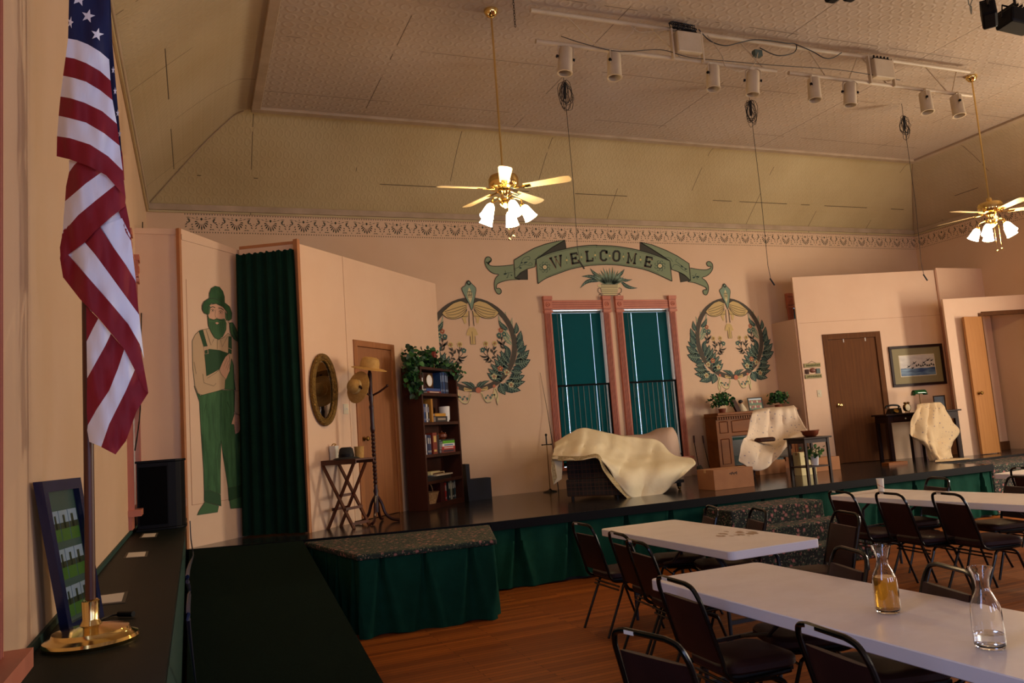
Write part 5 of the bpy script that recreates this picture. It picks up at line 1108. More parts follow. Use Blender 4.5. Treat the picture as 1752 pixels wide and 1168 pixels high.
for c, h, w, x, lb, c2 in (('#7a3a34', .045, .42, .53, 'brownish red book at the bottom of the third shelf pile', '#2c2c40'), ('#b8322c', .038, .4, .55, 'bright red book second from the bottom of the pile', '#e8d8d0'), ('#e0ddd4', .04, .38, .56, 'white book in the middle of the pile', '#5a78b0'), ('#5cae24', .038, .36, .58, 'lime green book second from the top of the pile', None), ('#14221c', .02, .4, .54, 'thin dark book on top of the pile', None)):
    book(x, .03, zz, w, .2, h, c, lb, 'pile of books on the third shelf', True, c2=c2); zz += h+.0005
q = onB(.75, .13, zz); e = empty('teapot', q, math.radians(BA), 'small brown teapot on the pile of books', 'teapot')
MB('clay').lathe([(0, 0), (.045, 0), (.075, .035), (.07, .07), (.03, .095), (.0, .1)], 18).ball((0, 0, .108), .012, 8, 6).build('body', e, smooth=True); MB('clay').tube(crom([(.06, 0, .03), (.1, 0, .06), (.12, 0, .09)], 3), .01, 6).build('spout', e, smooth=True); MB('clay').tube(crom([(-.06, 0, .07), (-.11, 0, .075), (-.1, 0, .03), (-.065, 0, .025)], 4), .007, 6).build('handle', e, smooth=True)
g4 = 'flat things on the fourth shelf'
q = onB(.4, .12, SH[3]); e = empty('photo_album', q, math.radians(BA), 'dark flat album with a cream edge on the fourth shelf', 'album', g4); MB('seat_under').box(-.34, .34, -.1, .1, 0, .05).build('cover', e); MB('cream').box(-.1, .38, -.11, .1, .0505, .068).build('pages', e)
q = onB(.42, .13, SH[3]+.0685); e = empty('picture_frame', q, math.radians(BA+6), 'small silvery frame lying on the album on the fourth shelf', 'picture frame', g4); MB('mur_cream').box(-.24, .24, -.08, .08, 0, .03).box(-.2, .12, -.06, .06, .03, .045).build('frame', e, bevel=.006); MB('mid_wood').box(-.2, .2, -.0812, -.08, .006, .024).build('inlay', e)
# bottom shelf
q = onB(.23, .12, SH[4]); e = empty('wicker_basket', q, math.radians(BA), 'small wicker basket with a hoop handle on the bottom shelf', 'basket')
MB('basket').lathe([(0, 0), (.1, 0), (.145, .14), (.155, .15), (.145, .15), (.095, .01), (0, .01)], 24).build('body', e, smooth=True); MB('basket').tube([(.14*math.cos(a*PI/12), 0, .14+.13*math.sin(a*PI/12)) for a in range(13)], .008, 6).build('handle', e, smooth=True)
g5 = 'books on the bottom shelf'
for x, c, w, h, lb in ((.44, '#3c0c0c', .12, .25, 'dark maroon book beside the basket'), (.575, '#8a1818', .045, .24, 'red book on the bottom shelf'), (.68, '#1a2a2c', .05, .27, 'dark green book on the bottom shelf, left of the grey one'), (.745, '#8a8a70', .045, .25, 'pale grey green book on the bottom shelf'), (.80, '#16201e', .05, .26, 'black book on the bottom shelf, second from the right end'), (.86, '#24444a', .04, .27, 'teal book at the right end of the bottom shelf')): book(x, .04, SH[4], w, .2, h, c, lb, g5, c2='#a0a090' if x > .5 else None)
# foliage helper
def foliage(name, parent, pts, n, size, mats, seed=1, spread=.05, world=True, up=.35, label=None, cat=None):
    rnd = random.Random(seed); b = MB(mats)
    for k in range(n):
        c = Vector(pts[rnd.randrange(len(pts))])+Vector((rnd.gauss(0, spread), rnd.gauss(0, spread), rnd.gauss(0, spread*.8))); s_ = size*rnd.uniform(.6, 1.25)
        d = Vector((rnd.uniform(-1, 1), rnd.uniform(-1, 1), rnd.uniform(-.9, .7))).normalized(); n_ = (d.cross(Vector((rnd.uniform(-1, 1), rnd.uniform(-1, 1), rnd.uniform(-1, 1))))).normalized(); w = d.cross(n_)*.42
        b.mt(mats[rnd.randrange(len(mats))]); P = [c, c+(d*.3+w)*s_+n_*s_*.06, c+(d*.7+w*.8)*s_+n_*s_*.03, c+d*s_-n_*s_*.08, c+(d*.7-w*.8)*s_+n_*s_*.03, c+(d*.3-w)*s_+n_*s_*.06]
        b.add(P, [(0, 1, 2, 3), (0, 3, 4, 5)])
    return b.build(name, parent, world=world if parent else False, label=label, cat=cat)
e = empty('ivy_garland', onB(.4, .15, BH), 0, 'artificial ivy garland trailing over the top and left side of the bookcase', 'plant')
line = [onB(-.04, .05, BH-.30), onB(-.06, .08, BH-.18), onB(-.08, .1, BH-.05), onB(-.02, .12, BH+.06), onB(.1, .14, BH+.07), onB(.25, .12, BH+.09), onB(.42, .1, BH+.10), onB(.6, .1, BH+.08), onB(.78, .06, BH+.04), onB(.95, .04, BH+.02), onB(1.08, .0, BH-.02), onB(.72, -.02, BH-.03), onB(.3, .15, BH+.17), onB(-.0, .15, BH+.2), onB(.62, .15, BH+.19)]
MB('leafdark').tube(crom(line[:11], 4), .006, 5).build('stem', e, world=True)
foliage('leaves', e, crom(line[:11], 5)+line[:4]+line[11:], 620, .075, ['leafdark', 'leafdark', 'leafmid'], 3, .045)
foliage('leaves', e, [onB(.02, .16, BH+.26), onB(.62, .14, BH+.22), onB(.36, .14, BH+.22)], 60, .07, ['leafdark', 'leafmid'], 5, .035)
q = onB(.52, .06, BH+.115); e = empty('birdhouse', q, math.radians(BA), 'tiny dark red birdhouse among the ivy on the bookcase', 'birdhouse')
mat('barn_red', '#7a2c26', .7); MB('barn_red').prism([(-.035, -.03, 0), (.035, -.03, 0), (.035, -.03, .07), (0, -.03, .12), (-.035, -.03, .07)], (0, .05, 0)).build('body', e); MB('seat_under').lathe([(0, 0), (.01, 0), (.01, .002), (0, .002)], 10, (0, -.03, .06), (0, -1, 0)).build('hole', e); MB('straw').tube([(0, 0, -.115), (0, 0, 0)], .004, 5).build('stick', e)
# black boxes beside the bookcase
q = PY(809, 857, 11.05); MB('seat_under').box(3.62, 3.94, 10.95, 11.12, ZS, ZS+.30).build('black_box', label='low black box on the stage floor right of the bookcase', cat='box')
MB('seat_under').prism([(3.56, 10.86, ZS), (3.60, 10.86, ZS), (3.60, 10.86, ZS+.52), (3.54, 10.86, ZS+.52)], (0, .2, 0)).build('black_board', label='narrow black board standing against the right side of the bookcase', cat='board')

# ================================================================== MIDDLE AND RIGHT OF THE STAGE
e = empty('sword', (4.88, 11.0, ZS), 0, 'thin dark sword standing upright on a round base by the window', 'sword')
MB('black_metal').lathe([(0, 0), (.11, 0), (.10, .012), (.03, .03), (.012, .05), (0, .05)], 20).build('base', e, smooth=True); MB('old_brass').bar((0, 0, .04), (.0, 0, .70), .018, .006).build('blade', e)
MB('black_metal').bar((-.075, 0, .70), (.075, 0, .70), .014, .014).ball((-.075, 0, .7), .012, 8, 5).ball((.075, 0, .7), .012, 8, 5).build('crossguard', e); MB('black_metal').tube([(0, 0, .7), (0, 0, .83)], .011, 8).ball((0, 0, .845), .02, 8, 6).build('grip', e)
a_ = PY(946, 775, 11.1); MB('black_metal').tube([Vector((5.06, 11.1, ZS)), PY(944, 750, 11.2), PY(936, 700, 11.27), PY(924, 637, YB-.012)], [.007, .006, .004, .002], 6).build('fishing_rod', label='very thin fishing rod leaning on the wall above the sword', cat='fishing rod')
# plaid loveseat under a cream cloth
A0 = Vector((4.44, 9.5, ZS)); B0 = Vector((4.93, 8.96, ZS)); dx = (B0-A0).normalized(); dy = Vector((-dx.y, dx.x, 0))
e = empty('recliner', (A0+B0)/2+dy*.5, 0, 'dark plaid recliner, its back and side seen under the cream cloth', 'armchair')
def rp(u, v, z): return A0+dx*u+dy*v+Vector((0, 0, z))
L_ = (B0-A0).length
def rbox(b, u0, u1, v0, v1, z0, z1, tz=0): return b.add([rp(u0, v0, z0), rp(u1, v0, z0), rp(u1, v1, z0), rp(u0, v1, z0), rp(u0, v0+tz, z1), rp(u1, v0+tz, z1), rp(u1, v1, z1), rp(u0, v1, z1)], [(3, 2, 1, 0), (4, 5, 6, 7), (0, 1, 5, 4), (1, 2, 6, 5), (2, 3, 7, 6), (3, 0, 4, 7)])
b = MB('plaid'); rbox(b, 0, L_, 0, .22, .04, .26); b.prism([rp(.02, .015, .26), rp(L_-.02, .015, .26), rp(L_-.02, .015, .38), rp(.42, .015, .52), rp(.02, .015, .54)][::-1], dy*.235); b.build('back', e, world=True, bevel=.02)
b = MB('plaid'); rbox(b, .02, L_-.02, .25, .9, .06, .30); b.build('seat', e, world=True, bevel=.02)
b = MB('plaid'); rbox(b, 0, .16, .1, .9, .05, .50); b.build('armrest', e, world=True, bevel=.03); b = MB('plaid'); rbox(b, L_-.16, L_, .1, .9, .05, .31); b.build('armrest', e, world=True, bevel=.03)
b = MB('seat_under'); 
for u, v in ((.06, .06), (L_-.06, .06)): b.tube([rp(u, v, 0), rp(u, v, .05)], .02, 8)
b.build('foot', e, world=True)
b = MB('seat_under'); fr0 = PY(1128, 838, 9.3); b.box(5.45, 6.05, 9.22, 9.5, ZS+.09, ZS+.13).box(5.5, 5.54, 9.25, 9.3, ZS+.04, ZS+.1).box(5.98, 6.02, 9.25, 9.3, ZS+.04, ZS+.1); b.build('footrest_frame', e, world=True)
b = MB('old_brass'); b.ball((5.56, 9.24, ZS+.025), .025, 8, 6).ball((6.0, 9.27, ZS+.025), .025, 8, 6).build('caster', e, world=True)
CV = lambda rows: [[PY(*p_) for p_ in r] for r in rows]
rows = [[(949, 757, 9.75), (975, 741, 9.8), (998, 732, 9.85), (1030, 738, 9.85), (1058, 744, 9.85), (1095, 749, 9.85), (1128, 754, 9.8), (1146, 778, 9.75)],
        [(946, 765, 9.6), (973, 755, 9.6), (1000, 750, 9.6), (1035, 757, 9.55), (1062, 766, 9.55), (1095, 774, 9.6), (1128, 772, 9.6), (1163, 782, 9.6)],
        [(944, 774, 9.5), (970, 770, 9.4), (998, 768, 9.3), (1030, 774, 9.3), (1058, 786, 9.3), (1095, 790, 9.3), (1135, 786, 9.35), (1182, 784, 9.4)],
        [(943, 783, 9.46), (968, 784, 9.3), (996, 784, 9.15), (1024, 781, 9.03), (1052, 800, 9.0), (1090, 812, 9.0), (1140, 802, 9.05), (1188, 794, 9.2)],
        [(943, 785, 9.45), (968, 786, 9.29), (996, 786, 9.14), (1023, 784, 9.0), (1048, 815, 8.96), (1079, 852, 8.93), (1124, 848, 8.95), (1166, 812, 9.1)]]
e = empty('dust_cloth', PY(1060, 800, 9.3), 0, 'cream tablecloth with a lace hem thrown over the plaid recliner', 'cloth')
sheet(CV(rows), 8, .010, 2, 'cream_cloth', .05).build('cloth', e, world=True, smooth=True, solid=.006)
lr = crom([PY(*p_)+Vector((0, -.012, 0)) for p_ in [(943, 779, 9.45), (968, 780, 9.28), (996, 780, 9.13), (1023, 777, 9.0), (1036, 800, 8.97), (1056, 826, 8.93), (1080, 850, 8.91)]], 6)
lr2 = crom([PY(*p_)+Vector((0, -.014, 0)) for p_ in [(943, 787, 9.45), (968, 788, 9.27), (996, 787, 9.12), (1021, 784, 8.98), (1031, 804, 8.95), (1051, 831, 8.91), (1074, 854, 8.9)]], 6)
MB('lace').grid([lr, lr2]).build('lace_hem', e, world=True)
MB('cream_cloth').grid(CV([[(944, 785, 9.46), (952, 785, 9.44), (962, 785, 9.42)], [(943, 805, 9.46), (952, 803, 9.43), (962, 800, 9.43)], [(947, 829, 9.46), (954, 824, 9.44), (961, 819, 9.43)]])).mt('lace').grid(CV([[(943, 786, 9.44), (947, 828, 9.44)], [(948, 787, 9.43), (953, 817, 9.43)]])).build('hanging_corner', e, world=True, solid=.004)
# second seat under a pinkish sheet
e = empty('covered_armchair', (6.2, 10.25, ZS), 0, 'armchair hidden under a plain pinkish sheet behind the recliner', 'armchair')
MB('plaid').box(5.75, 6.55, 10.15, 10.7, ZS+.05, ZS+.62).build('seat', e, world=True, bevel=.05)
sheet(CV([[(1056, 746, 10.7), (1080, 744, 10.7), (1104, 742, 10.7), (1126, 733, 10.7), (1148, 731, 10.6), (1152, 732, 10.5)], [(1056, 750, 10.3), (1082, 749, 10.3), (1106, 748, 10.3), (1129, 741, 10.25), (1152, 738, 10.2), (1158, 748, 10.3)], [(1056, 775, 10.05), (1088, 778, 10.05), (1118, 780, 10.05), (1142, 782, 10.03), (1160, 782, 10.03), (1166, 782, 10.2)], [(1056, 800, 10.0), (1090, 803, 10.0), (1120, 806, 10.0), (1144, 806, 10.0), (1162, 806, 10.0), (1168, 806, 10.2)]]), 5, .012, 5, 'sheet_pink').build('sheet', e, world=True, smooth=True, solid=.005)
# fireplace
fx0, fx1, fy0, fy1 = 7.85, 9.45, 10.88, 11.18
e = empty('fireplace', ((fx0+fx1)/2, 11.1, ZS), 0, 'oak mantel fireplace with a black grate against the back wall', 'fireplace')
H = 1.70-ZS; MB('oak_mantel').box(fx0-.012, fx1+.03, fy0-.08, fy1, ZS+H-.04, ZS+H).box(fx0-.015, fx1+.015, fy0-.055, fy1, ZS+H-.07, ZS+H-.04).build('mantel_shelf', e, world=True, bevel=.006)
b = MB('oak_mantel')
for k in range(34): x = fx0+.005+k*(fx1-fx0)/34; b.box(x, x+.028, fy0-.035, fy0-.01, ZS+H-.11, ZS+H-.072)
b.build('dentil_moulding', e, world=True)
b = MB('oak_mantel'); ox0, ox1, oz = fx0+.28, fx1-.28, ZS+.60
b.box(fx0, ox0, fy0, fy1, ZS, ZS+H-.07).box(ox1, fx1, fy0, fy1, ZS, ZS+H-.07).box(ox0, ox1, fy0, fy1, oz, ZS+H-.07).box(ox0, ox1, fy0, fy1, ZS, ZS+.11).box(ox0, ox1, fy1-.05, fy1, ZS+.11, oz).build('surround', e, world=True)
mat('groove', '#6a3410', .5); b = MB('groove')
for x0, x1, z0, z1 in ((fx0+.06, fx0+.22, ZS+.16, ZS+.56), (fx0+.06, fx0+.22, ZS+.66, ZS+.84), (fx1-.22, fx1-.06, ZS+.16, ZS+.56), (fx1-.22, fx1-.06, ZS+.66, ZS+.84), (fx0+.3, fx1-.3, ZS+.66, ZS+.84)):
    arc = [(x0+(x1-x0)*k/8, z1+(.02 if x1-x0 > .5 else 0)*math.sin(PI*k/8)) for k in range(9)]; pts = [(x0, z0)]+arc+[(x1, z0)]
    b.tube([(x, fy0-.002, z) for x, z in pts], .008, 4, True)
b.build('panel_moulding', e, world=True)
b = MB('black_metal'); b.box(ox0+.01, ox1-.01, fy0+.03, fy0+.05, ZS+.12, oz-.01); b.mt('blind')
for k in range(12): z = ZS+.14+k*.012; b.box(ox0+.04, ox1-.04, fy0+.024, fy0+.03, z, z+.004)
b.box(ox0+.04, ox1-.04, fy0+.024, fy0+.03, oz-.07, oz-.03); b.build('grate', e, world=True)
def bush(name, c, r, n, size, label, mats, seed, pot=None):
    e = empty(name, c, 0, label, 'plant'); MB(pot or 'clay').lathe([(0, 0), (.05, 0), (.065, .07), (.06, .07), (0, .06)], 16).build('pot', e, smooth=True)
    rnd = random.Random(seed); pts = []
    for k in range(60): a = rnd.uniform(0, 2*PI); rr = r*rnd.uniform(.1, 1)**.6; el = rnd.uniform(-.35, 1.3); pts.append((rr*math.cos(a)*math.cos(el), .7*rr*math.sin(a)*math.cos(el), .07+r*.45+rr*math.sin(el)*.75))
    foliage('leaves', e, pts, n, size, mats, seed, .02, world=False); return e
bush('potted_bush', (8.08, 11.0, 1.701), .22, 520, .045, 'bushy green plant on the left end of the mantel', ['leafdark', 'leafmid', 'leafmid'], 11)
bush('potted_bush', (9.22, 10.98, 1.701), .18, 330, .055, 'green plant on the right end of the mantel, behind the covered chair', ['leafmid', 'leafmid', 'leafdark'], 12)
e = empty('figurine', (8.42, 11.0, 1.701), 0, 'small seated figurine with black hair and cream dress leaning on a dark post', 'figurine')
MB('book_wood').bar((-.02, 0, 0), (-.13, 0, .235), .075, .05, (0, 1, 0)).build('post', e); mat('doll_skin', '#c89068', .6)
MB('cream').lathe([(0, 0), (.075, 0), (.06, .05), (.035, .11), (.025, .13), (0, .135)], 14, (.075, 0, 0), (-.2, 0, 1)).build('dress', e, smooth=True); MB('doll_skin').ball((.055, 0, .15), .026, 10, 8).build('head', e, smooth=True); MB('seat_under').ball((.045, 0, .165), .038, 10, 8, (1.1, .9, .8)).build('hair', e, smooth=True)
e = empty('picture_frame', (8.80, 11.02, 1.702), 0, 'black framed group photograph standing on the mantel', 'picture frame'); e.rotation_euler = (math.radians(-8), 0, 0)
MB('seat_under').box(-.15, .15, 0, .012, 0, .016).box(-.15, .15, 0, .012, .204, .22).box(-.15, -.134, 0, .012, .016, .204).box(.134, .15, 0, .012, .016, .204).build('frame', e)
mat('photo_pink', '#a04a48', .5); mat('photo_green', '#4a6a48', .5); b = MB('photo_green'); b.box(-.134, .134, .006, .01, .016, .204); rnd = random.Random(2); b.mt('photo_sky').box(-.134, .134, .005, .006, .18, .204)
for k in range(14): x = -.12+k*.018; b.mt('photo_pink' if k % 3 else 'cream').ball((x, .005, .05+.09*(k % 2)+rnd.uniform(0, .02)), .016, 6, 4, (1, .1, 1.5)); b.mt('doll_skin').ball((x, .004, .085+.09*(k % 2)), .009, 6, 4, (1, .1, 1))
b.build('photograph', e)
# fire tools leaning on the wall
e = empty('fire_shovel', PY(1200, 810, 11.0), 0, 'long handled iron fire shovel leaning on the wall left of the fireplace', 'fire tool')
t0, t1, t2 = PY(1187, 745, YB-.02), PY(1188, 757, YB-.04), PY(1195, 796, 11.08); MB('mid_wood').tube([t0, t1], .013, 8).build('handle', e, world=True); MB('black_metal').tube([t1, t2], .006, 6).build('shaft', e, world=True)
z_ = [PY(1192, 797, 11.07), PY(1199, 795, 11.07), PY(1207, 808, 11.0), PY(1206, 814, 10.98), PY(1197, 814, 10.98), PY(1192, 808, 11.0)]
for v_ in z_: v_.z = max(v_.z, ZS+.004)
MB('black_metal').prism(z_[::-1], (0, -.006, .0)).build('pan', e, world=True)
e = empty('fire_poker', PY(1213, 806, 11.1), 0, 'iron poker leaning on the wall nearest the fireplace', 'fire tool'); t0, t1, t2 = PY(1202, 745, YB-.02), PY(1204, 758, YB-.04), PY(1214, 800, 11.15); t2.z = max(t2.z, ZS+.005)
MB('mid_wood').tube([t0, t1], .013, 8).build('handle', e, world=True); MB('black_metal').tube([t1, t2], .006, 6).build('shaft', e, world=True)
MB('seat_under').box(7.56, 7.78, 10.9, 11.1, ZS, ZS+.035).build('hearth_tray', label='flat black tray on the floor at the left foot of the fireplace', cat='tray')
# armchair with sprigged cloth
e = empty('armchair', (7.86, 9.63, ZS), math.radians(41.5), 'upholstered armchair with curved wooden legs draped in a thin sprigged cloth', 'armchair')
MB('cream').box(-.02, .50, -.27, .27, .27, .40).build('seat', e, bevel=.03)
e.rotation_euler = (0, 0, math.radians(49)); MB('cream').prism([(.44, -.27, .3), (.44, .27, .3), (.50, .25, .93), (.50, -.25, .93)], (.07, 0, 0)).build('backrest', e, bevel=.02)
for y in (-.28, .28): MB('cherry_leg').tube(crom([(.46, y, .56), (.3, y, .545), (.14, y, .52), (.16, y, .38)], 3), .018, 8).build('arm', e, smooth=True)
for x, y in ((0, -.27), (0, .27), (.47, -.25), (.47, .25)): MB('cherry_leg').tube(crom([(x+.02, y, .28), (x-.015, y*1.06, .19), (x+.005, y*1.0, .08), (x-.012, y*1.03, 0)], 4), [.03, .03, .03, .032, .032, .03, .027, .024, .02, .018, .017, .017, .02], 10).build('leg', e, smooth=True)
floral('red_floral', '#7a2420', '#c8b8a0', 22); MB('red_floral').box(-.03, .04, -.25, -.02, .40, .47).build('cushion', e, bevel=.02)
rows = [[(1288, 702, 10.03), (1300, 699, 10.03), (1315, 697, 10.03), (1330, 696, 10.03), (1345, 695, 10.03), (1357, 693, 10.03)],
        [(1284, 708, 9.83), (1299, 705, 9.83), (1315, 704, 9.83), (1330, 703, 9.83), (1346, 701, 9.83), (1361, 699, 9.83)],
        [(1280, 728, 9.76), (1298, 728, 9.8), (1315, 729, 9.82), (1332, 728, 9.82), (1349, 725, 9.78), (1369, 718, 9.7)],
        [(1275, 746, 9.5), (1294, 752, 9.68), (1313, 755, 9.7), (1332, 752, 9.7), (1352, 742, 9.62), (1380, 736, 9.45)],
        [(1268, 752, 9.32), (1288, 758, 9.44), (1308, 761, 9.5), (1328, 759, 9.5), (1348, 746, 9.38), (1388, 738, 9.3)],
        [(1264, 770, 9.25), (1283, 778, 9.25), (1303, 779, 9.27), (1324, 772, 9.27), (1345, 752, 9.25), (1386, 741, 9.22)],
        [(1262, 788, 9.2), (1278, 799, 9.2), (1297, 805, 9.2), (1322, 791, 9.2), (1342, 766, 9.18), (1375, 744, 9.17)]]
o = sheet(CV(rows), 7, .006, 8, 'sprig_cloth', .04).build('sprigged_cloth', label='thin white cloth with small purple sprigs draped over the armchair by the fireplace', cat='cloth', smooth=True, solid=.003)
q = PY(1313, 756, 9.42); b = MB('vinyl2' if 0 else 'book_wood'); b.rrect(.30, .14, 0, .055, .05, .015, 4, .012); o = b.build('leather_pouch', smooth=True, label='brown leather pouch lying on the covered armchair', cat='pouch'); o.location = q+Vector((0, .05, .005)); o.rotation_euler = (0, 0, math.radians(-8))
# side table, bowl, white flower pot
e = empty('side_table', (7.66, 8.62, ZS), 0, 'small dark side table with a lower shelf right of the armchair', 'side table')
MB('dark_wood').box(-.235, .235, -.2, .2, .545, .565).build('top', e, bevel=.004); MB('dark_wood').box(-.2, .2, -.165, .165, .49, .545).build('apron', e); MB('dark_wood').box(-.2, .2, -.165, .165, .17, .185).build('shelf', e)
for x in (-.19, .19):
    for y in (-.155, .155): MB('dark_wood').box(x-.016, x+.016, y-.016, y+.016, 0, .545).build('leg', e)
e = empty('clay_bowl', (7.70, 8.6, ZS+.566), 0, 'glossy brown clay bowl with small handles on the side table', 'bowl')
MB('clay').lathe([(0, 0), (.06, 0), (.1, .03), (.115, .085), (.107, .085), (.09, .03), (0, .015)], 22).build('body', e, smooth=True)
for s_ in (-1, 1): MB('clay').tube(crom([(s_*.11, -.02, .075), (s_*.14, -.015, .08), (s_*.14, .015, .08), (s_*.11, .02, .075)], 3), .008, 6).build('handle', e, smooth=True)
e = empty('flower_pot', (7.72, 8.6, ZS+.186), 0, 'small white pot of green and yellow flowers on the lower shelf', 'plant')
MB('white').lathe([(0, 0), (.045, 0), (.06, .125), (.066, .13), (.055, .13), (0, .11)], 18).build('pot', e, smooth=True)
foliage('leaves', e, [(.08*math.cos(k), .06*math.sin(k), .17+.04*math.sin(k*2.3)) for k in range(14)], 170, .05, ['leafmid', 'leaflight'], 21, .025, world=False)
b = MB('mur_cream')
for k in range(7): b.ball((.07*math.cos(k*.9), -.03-.05*abs(math.sin(k)), .17+.035*math.sin(k*1.7)), .02, 8, 5)
b.build('blossoms', e)
# boxes
def carton(x0, x1, y0, y1, z0, z1, rz, label, m='cardboard', marks=True, name='cardboard_box'):
    cx, cy = (x0+x1)/2, (y0+y1)/2; e = empty(name, (cx, cy, z0), math.radians(rz), label, 'box'); w, d, h = x1-x0, y1-y0, z1-z0
    MB(m).box(-w/2, w/2, -d/2, d/2, 0, h).build('carton', e, bevel=.004); MB('cardboard_tape').box(-w/2-.001, w/2+.001, -.025, .025, h-.04, h+.001).build('tape', e)
    if marks:
        b = MB('ink')
        for k in range(6): b.box(-.06+k*.02, -.048+k*.02, -d/2-.0012, -d/2, h-.07-.01*(k % 2), h-.055+.006*(k % 3))
        b.build('marking', e)
    return e
carton(6.10, 6.70, 8.60, 8.98, ZS, ZS+.255, -2, 'large brown cardboard box near the stage edge, in front of the fireplace')
carton(7.95, 8.45, 10.05, 10.4, ZS, ZS+.2, 0, 'brown cardboard box half hidden behind the armchair legs', marks=False)
carton(8.05, 8.32, 9.25, 9.4, ZS, ZS+.33, 0, 'cream document box standing between the armchair and the side table', m='mur_cream', name='document_box')
carton(8.62, 9.1, 9.6, 9.9, ZS, ZS+.2, 0, 'brown cardboard box behind the side table legs', marks=False)
q = PZ(1531, 795, ZS); MB('oak_mantel').box(-.19, .19, -.07, .07, 0, .045).build('wood_block', label='flat piece of light wood on the stage floor before the brown door', cat='wood block').location = q
# desk with phone, clock, lamp, frame
DO = .62; P0 = DPt(0, DO); pL = PV(1516, 709, P0, DA); pR = PV(1645, 699, P0, DA); DW = (pR-pL).length; DH = .765
e = empty('writing_desk', (pL.x, pL.y, ZS), math.radians(DA), 'dark narrow writing desk below the seabird picture', 'desk'); DM = wmat(e)
MB('dark_wood').box(0, DW, 0, .44, DH-.025, DH).build('top', e, bevel=.004); MB('dark_wood').box(.05, DW-.05, .04, .42, DH-.14, DH-.025).build('apron', e)
e2 = MB('dark_wood').box(.14, .55, .03, .042, DH-.125, DH-.04).build('drawer', e); MB('white').ball((.34, .018, DH-.085), .012, 8, 6).build('knob', e2)
for x in (.07, DW-.07):
    for y in (.07, .39): MB('dark_wood').box(x-.025, x+.025, y-.025, y+.025, 0, DH-.1).build('leg', e)
def onD(x, y): return DM @ Vector((x, y, DH+.001))
k_ = DW/131.
e = empty('telephone', onD(26*k_, .2), math.radians(DA), 'black rotary telephone on the left end of the desk', 'telephone')
MB('black_metal').prism([(-.1, -.09, 0), (.1, -.09, 0), (.08, -.02, .07), (.07, .05, .09), (-.07, .05, .09), (-.08, -.02, .07)], (0, .001, 0)).prism([(-.1, -.08, 0), (-.1, .08, 0), (-.06, .06, .09), (-.06, 0, .09)], (.2, 0, 0)).build('body', e, bevel=.005)
MB('old_brass').lathe([(0, 0), (.04, 0), (.04, .006), (.015, .01), (0, .01)], 18, (0, -.075, .045), (0, -1, .7)).build('dial', e); MB('black_metal').tube(crom([(-.12, .02, .095), (-.10, .02, .13), (0, .02, .142), (.10, .02, .13), (.12, .02, .095)], 4), [.024]*2+[.016]*13+[.024]*2, 10).build('handset', e, smooth=True)
e = empty('alarm_clock', onD(50*k_, .2), math.radians(DA+15), 'twin bell alarm clock on the desk beside the draped chair', 'clock')
MB('old_brass').lathe([(.0, -.03), (.062, -.03), (.065, .02), (.056, .024), (.056, .018), (0, .018)], 24, (0, 0, .085), (0, -1, 0)).build('case', e, smooth=True); MB('cream').lathe([(0, .0185), (.055, .0185), (.055, .02), (0, .02)], 24, (0, 0, .085), (0, -1, 0)).build('dial', e)
MB('old_brass').ball((-.035, 0, .16), .026, 10, 6, (1, 1, .7)).ball((.035, 0, .16), .026, 10, 6, (1, 1, .7)).build('bell', e, smooth=True); MB('old_brass').tube([(-.03, 0, .04), (-.045, 0, 0)], .006, 5).tube([(.03, 0, .04), (.045, 0, 0)], .006, 5).build('foot', e)
e = empty('desk_lamp', onD(77*k_, .24), math.radians(DA+4), 'banker lamp with a glossy green shade on the desk', 'lamp')
MB('brass').lathe([(0, 0), (.075, 0), (.07, .015), (.015, .025), (0, .025)], 20).build('base', e, smooth=True); MB('old_brass').tube([(0, 0, .02), (0, 0, .30)], .0065, 8).build('stem', e)
MB('lamp_green').grid([[(x*.115, .055*math.cos(a*PI/8), .295+.065*math.sin(a*PI/8)+(-.02 if abs(x) > .99 else 0)) for a in range(9)] for x in (-1, -.93, -.5, 0, .5, .93, 1)]).grid([[(-.115, .055*math.cos(a*PI/8), .275+.065*math.sin(a*PI/8)) for a in range(9)], [(-.115, 0, .275)]*9]).grid([[(.115, 0, .275)]*9, [(.115, .055*math.cos(a*PI/8), .275+.065*math.sin(a*PI/8)) for a in range(9)]]).build('shade', e, smooth=True, solid=.004)
MB('old_brass').tube([(-.14, 0, .30), (.14, 0, .30)], .005, 6).ball((-.14, 0, .30), .009, 6, 5).ball((.14, 0, .30), .009, 6, 5).build('shade_arm', e)
e = empty('picture_frame', onD(108*k_, .2), math.radians(DA-38), 'dark framed portrait standing on the right end of the desk', 'picture frame'); e.rotation_euler = (math.radians(-10), 0, math.radians(DA-38))
MB('dark_wood').box(-.09, .09, 0, .012, 0, .018).box(-.09, .09, 0, .012, .232, .25).box(-.09, -.072, 0, .012, .018, .232).box(.072, .09, 0, .012, .018, .232).build('frame', e); MB('screen_print').box(-.072, .072, .005, .01, .018, .232).build('photograph', e)
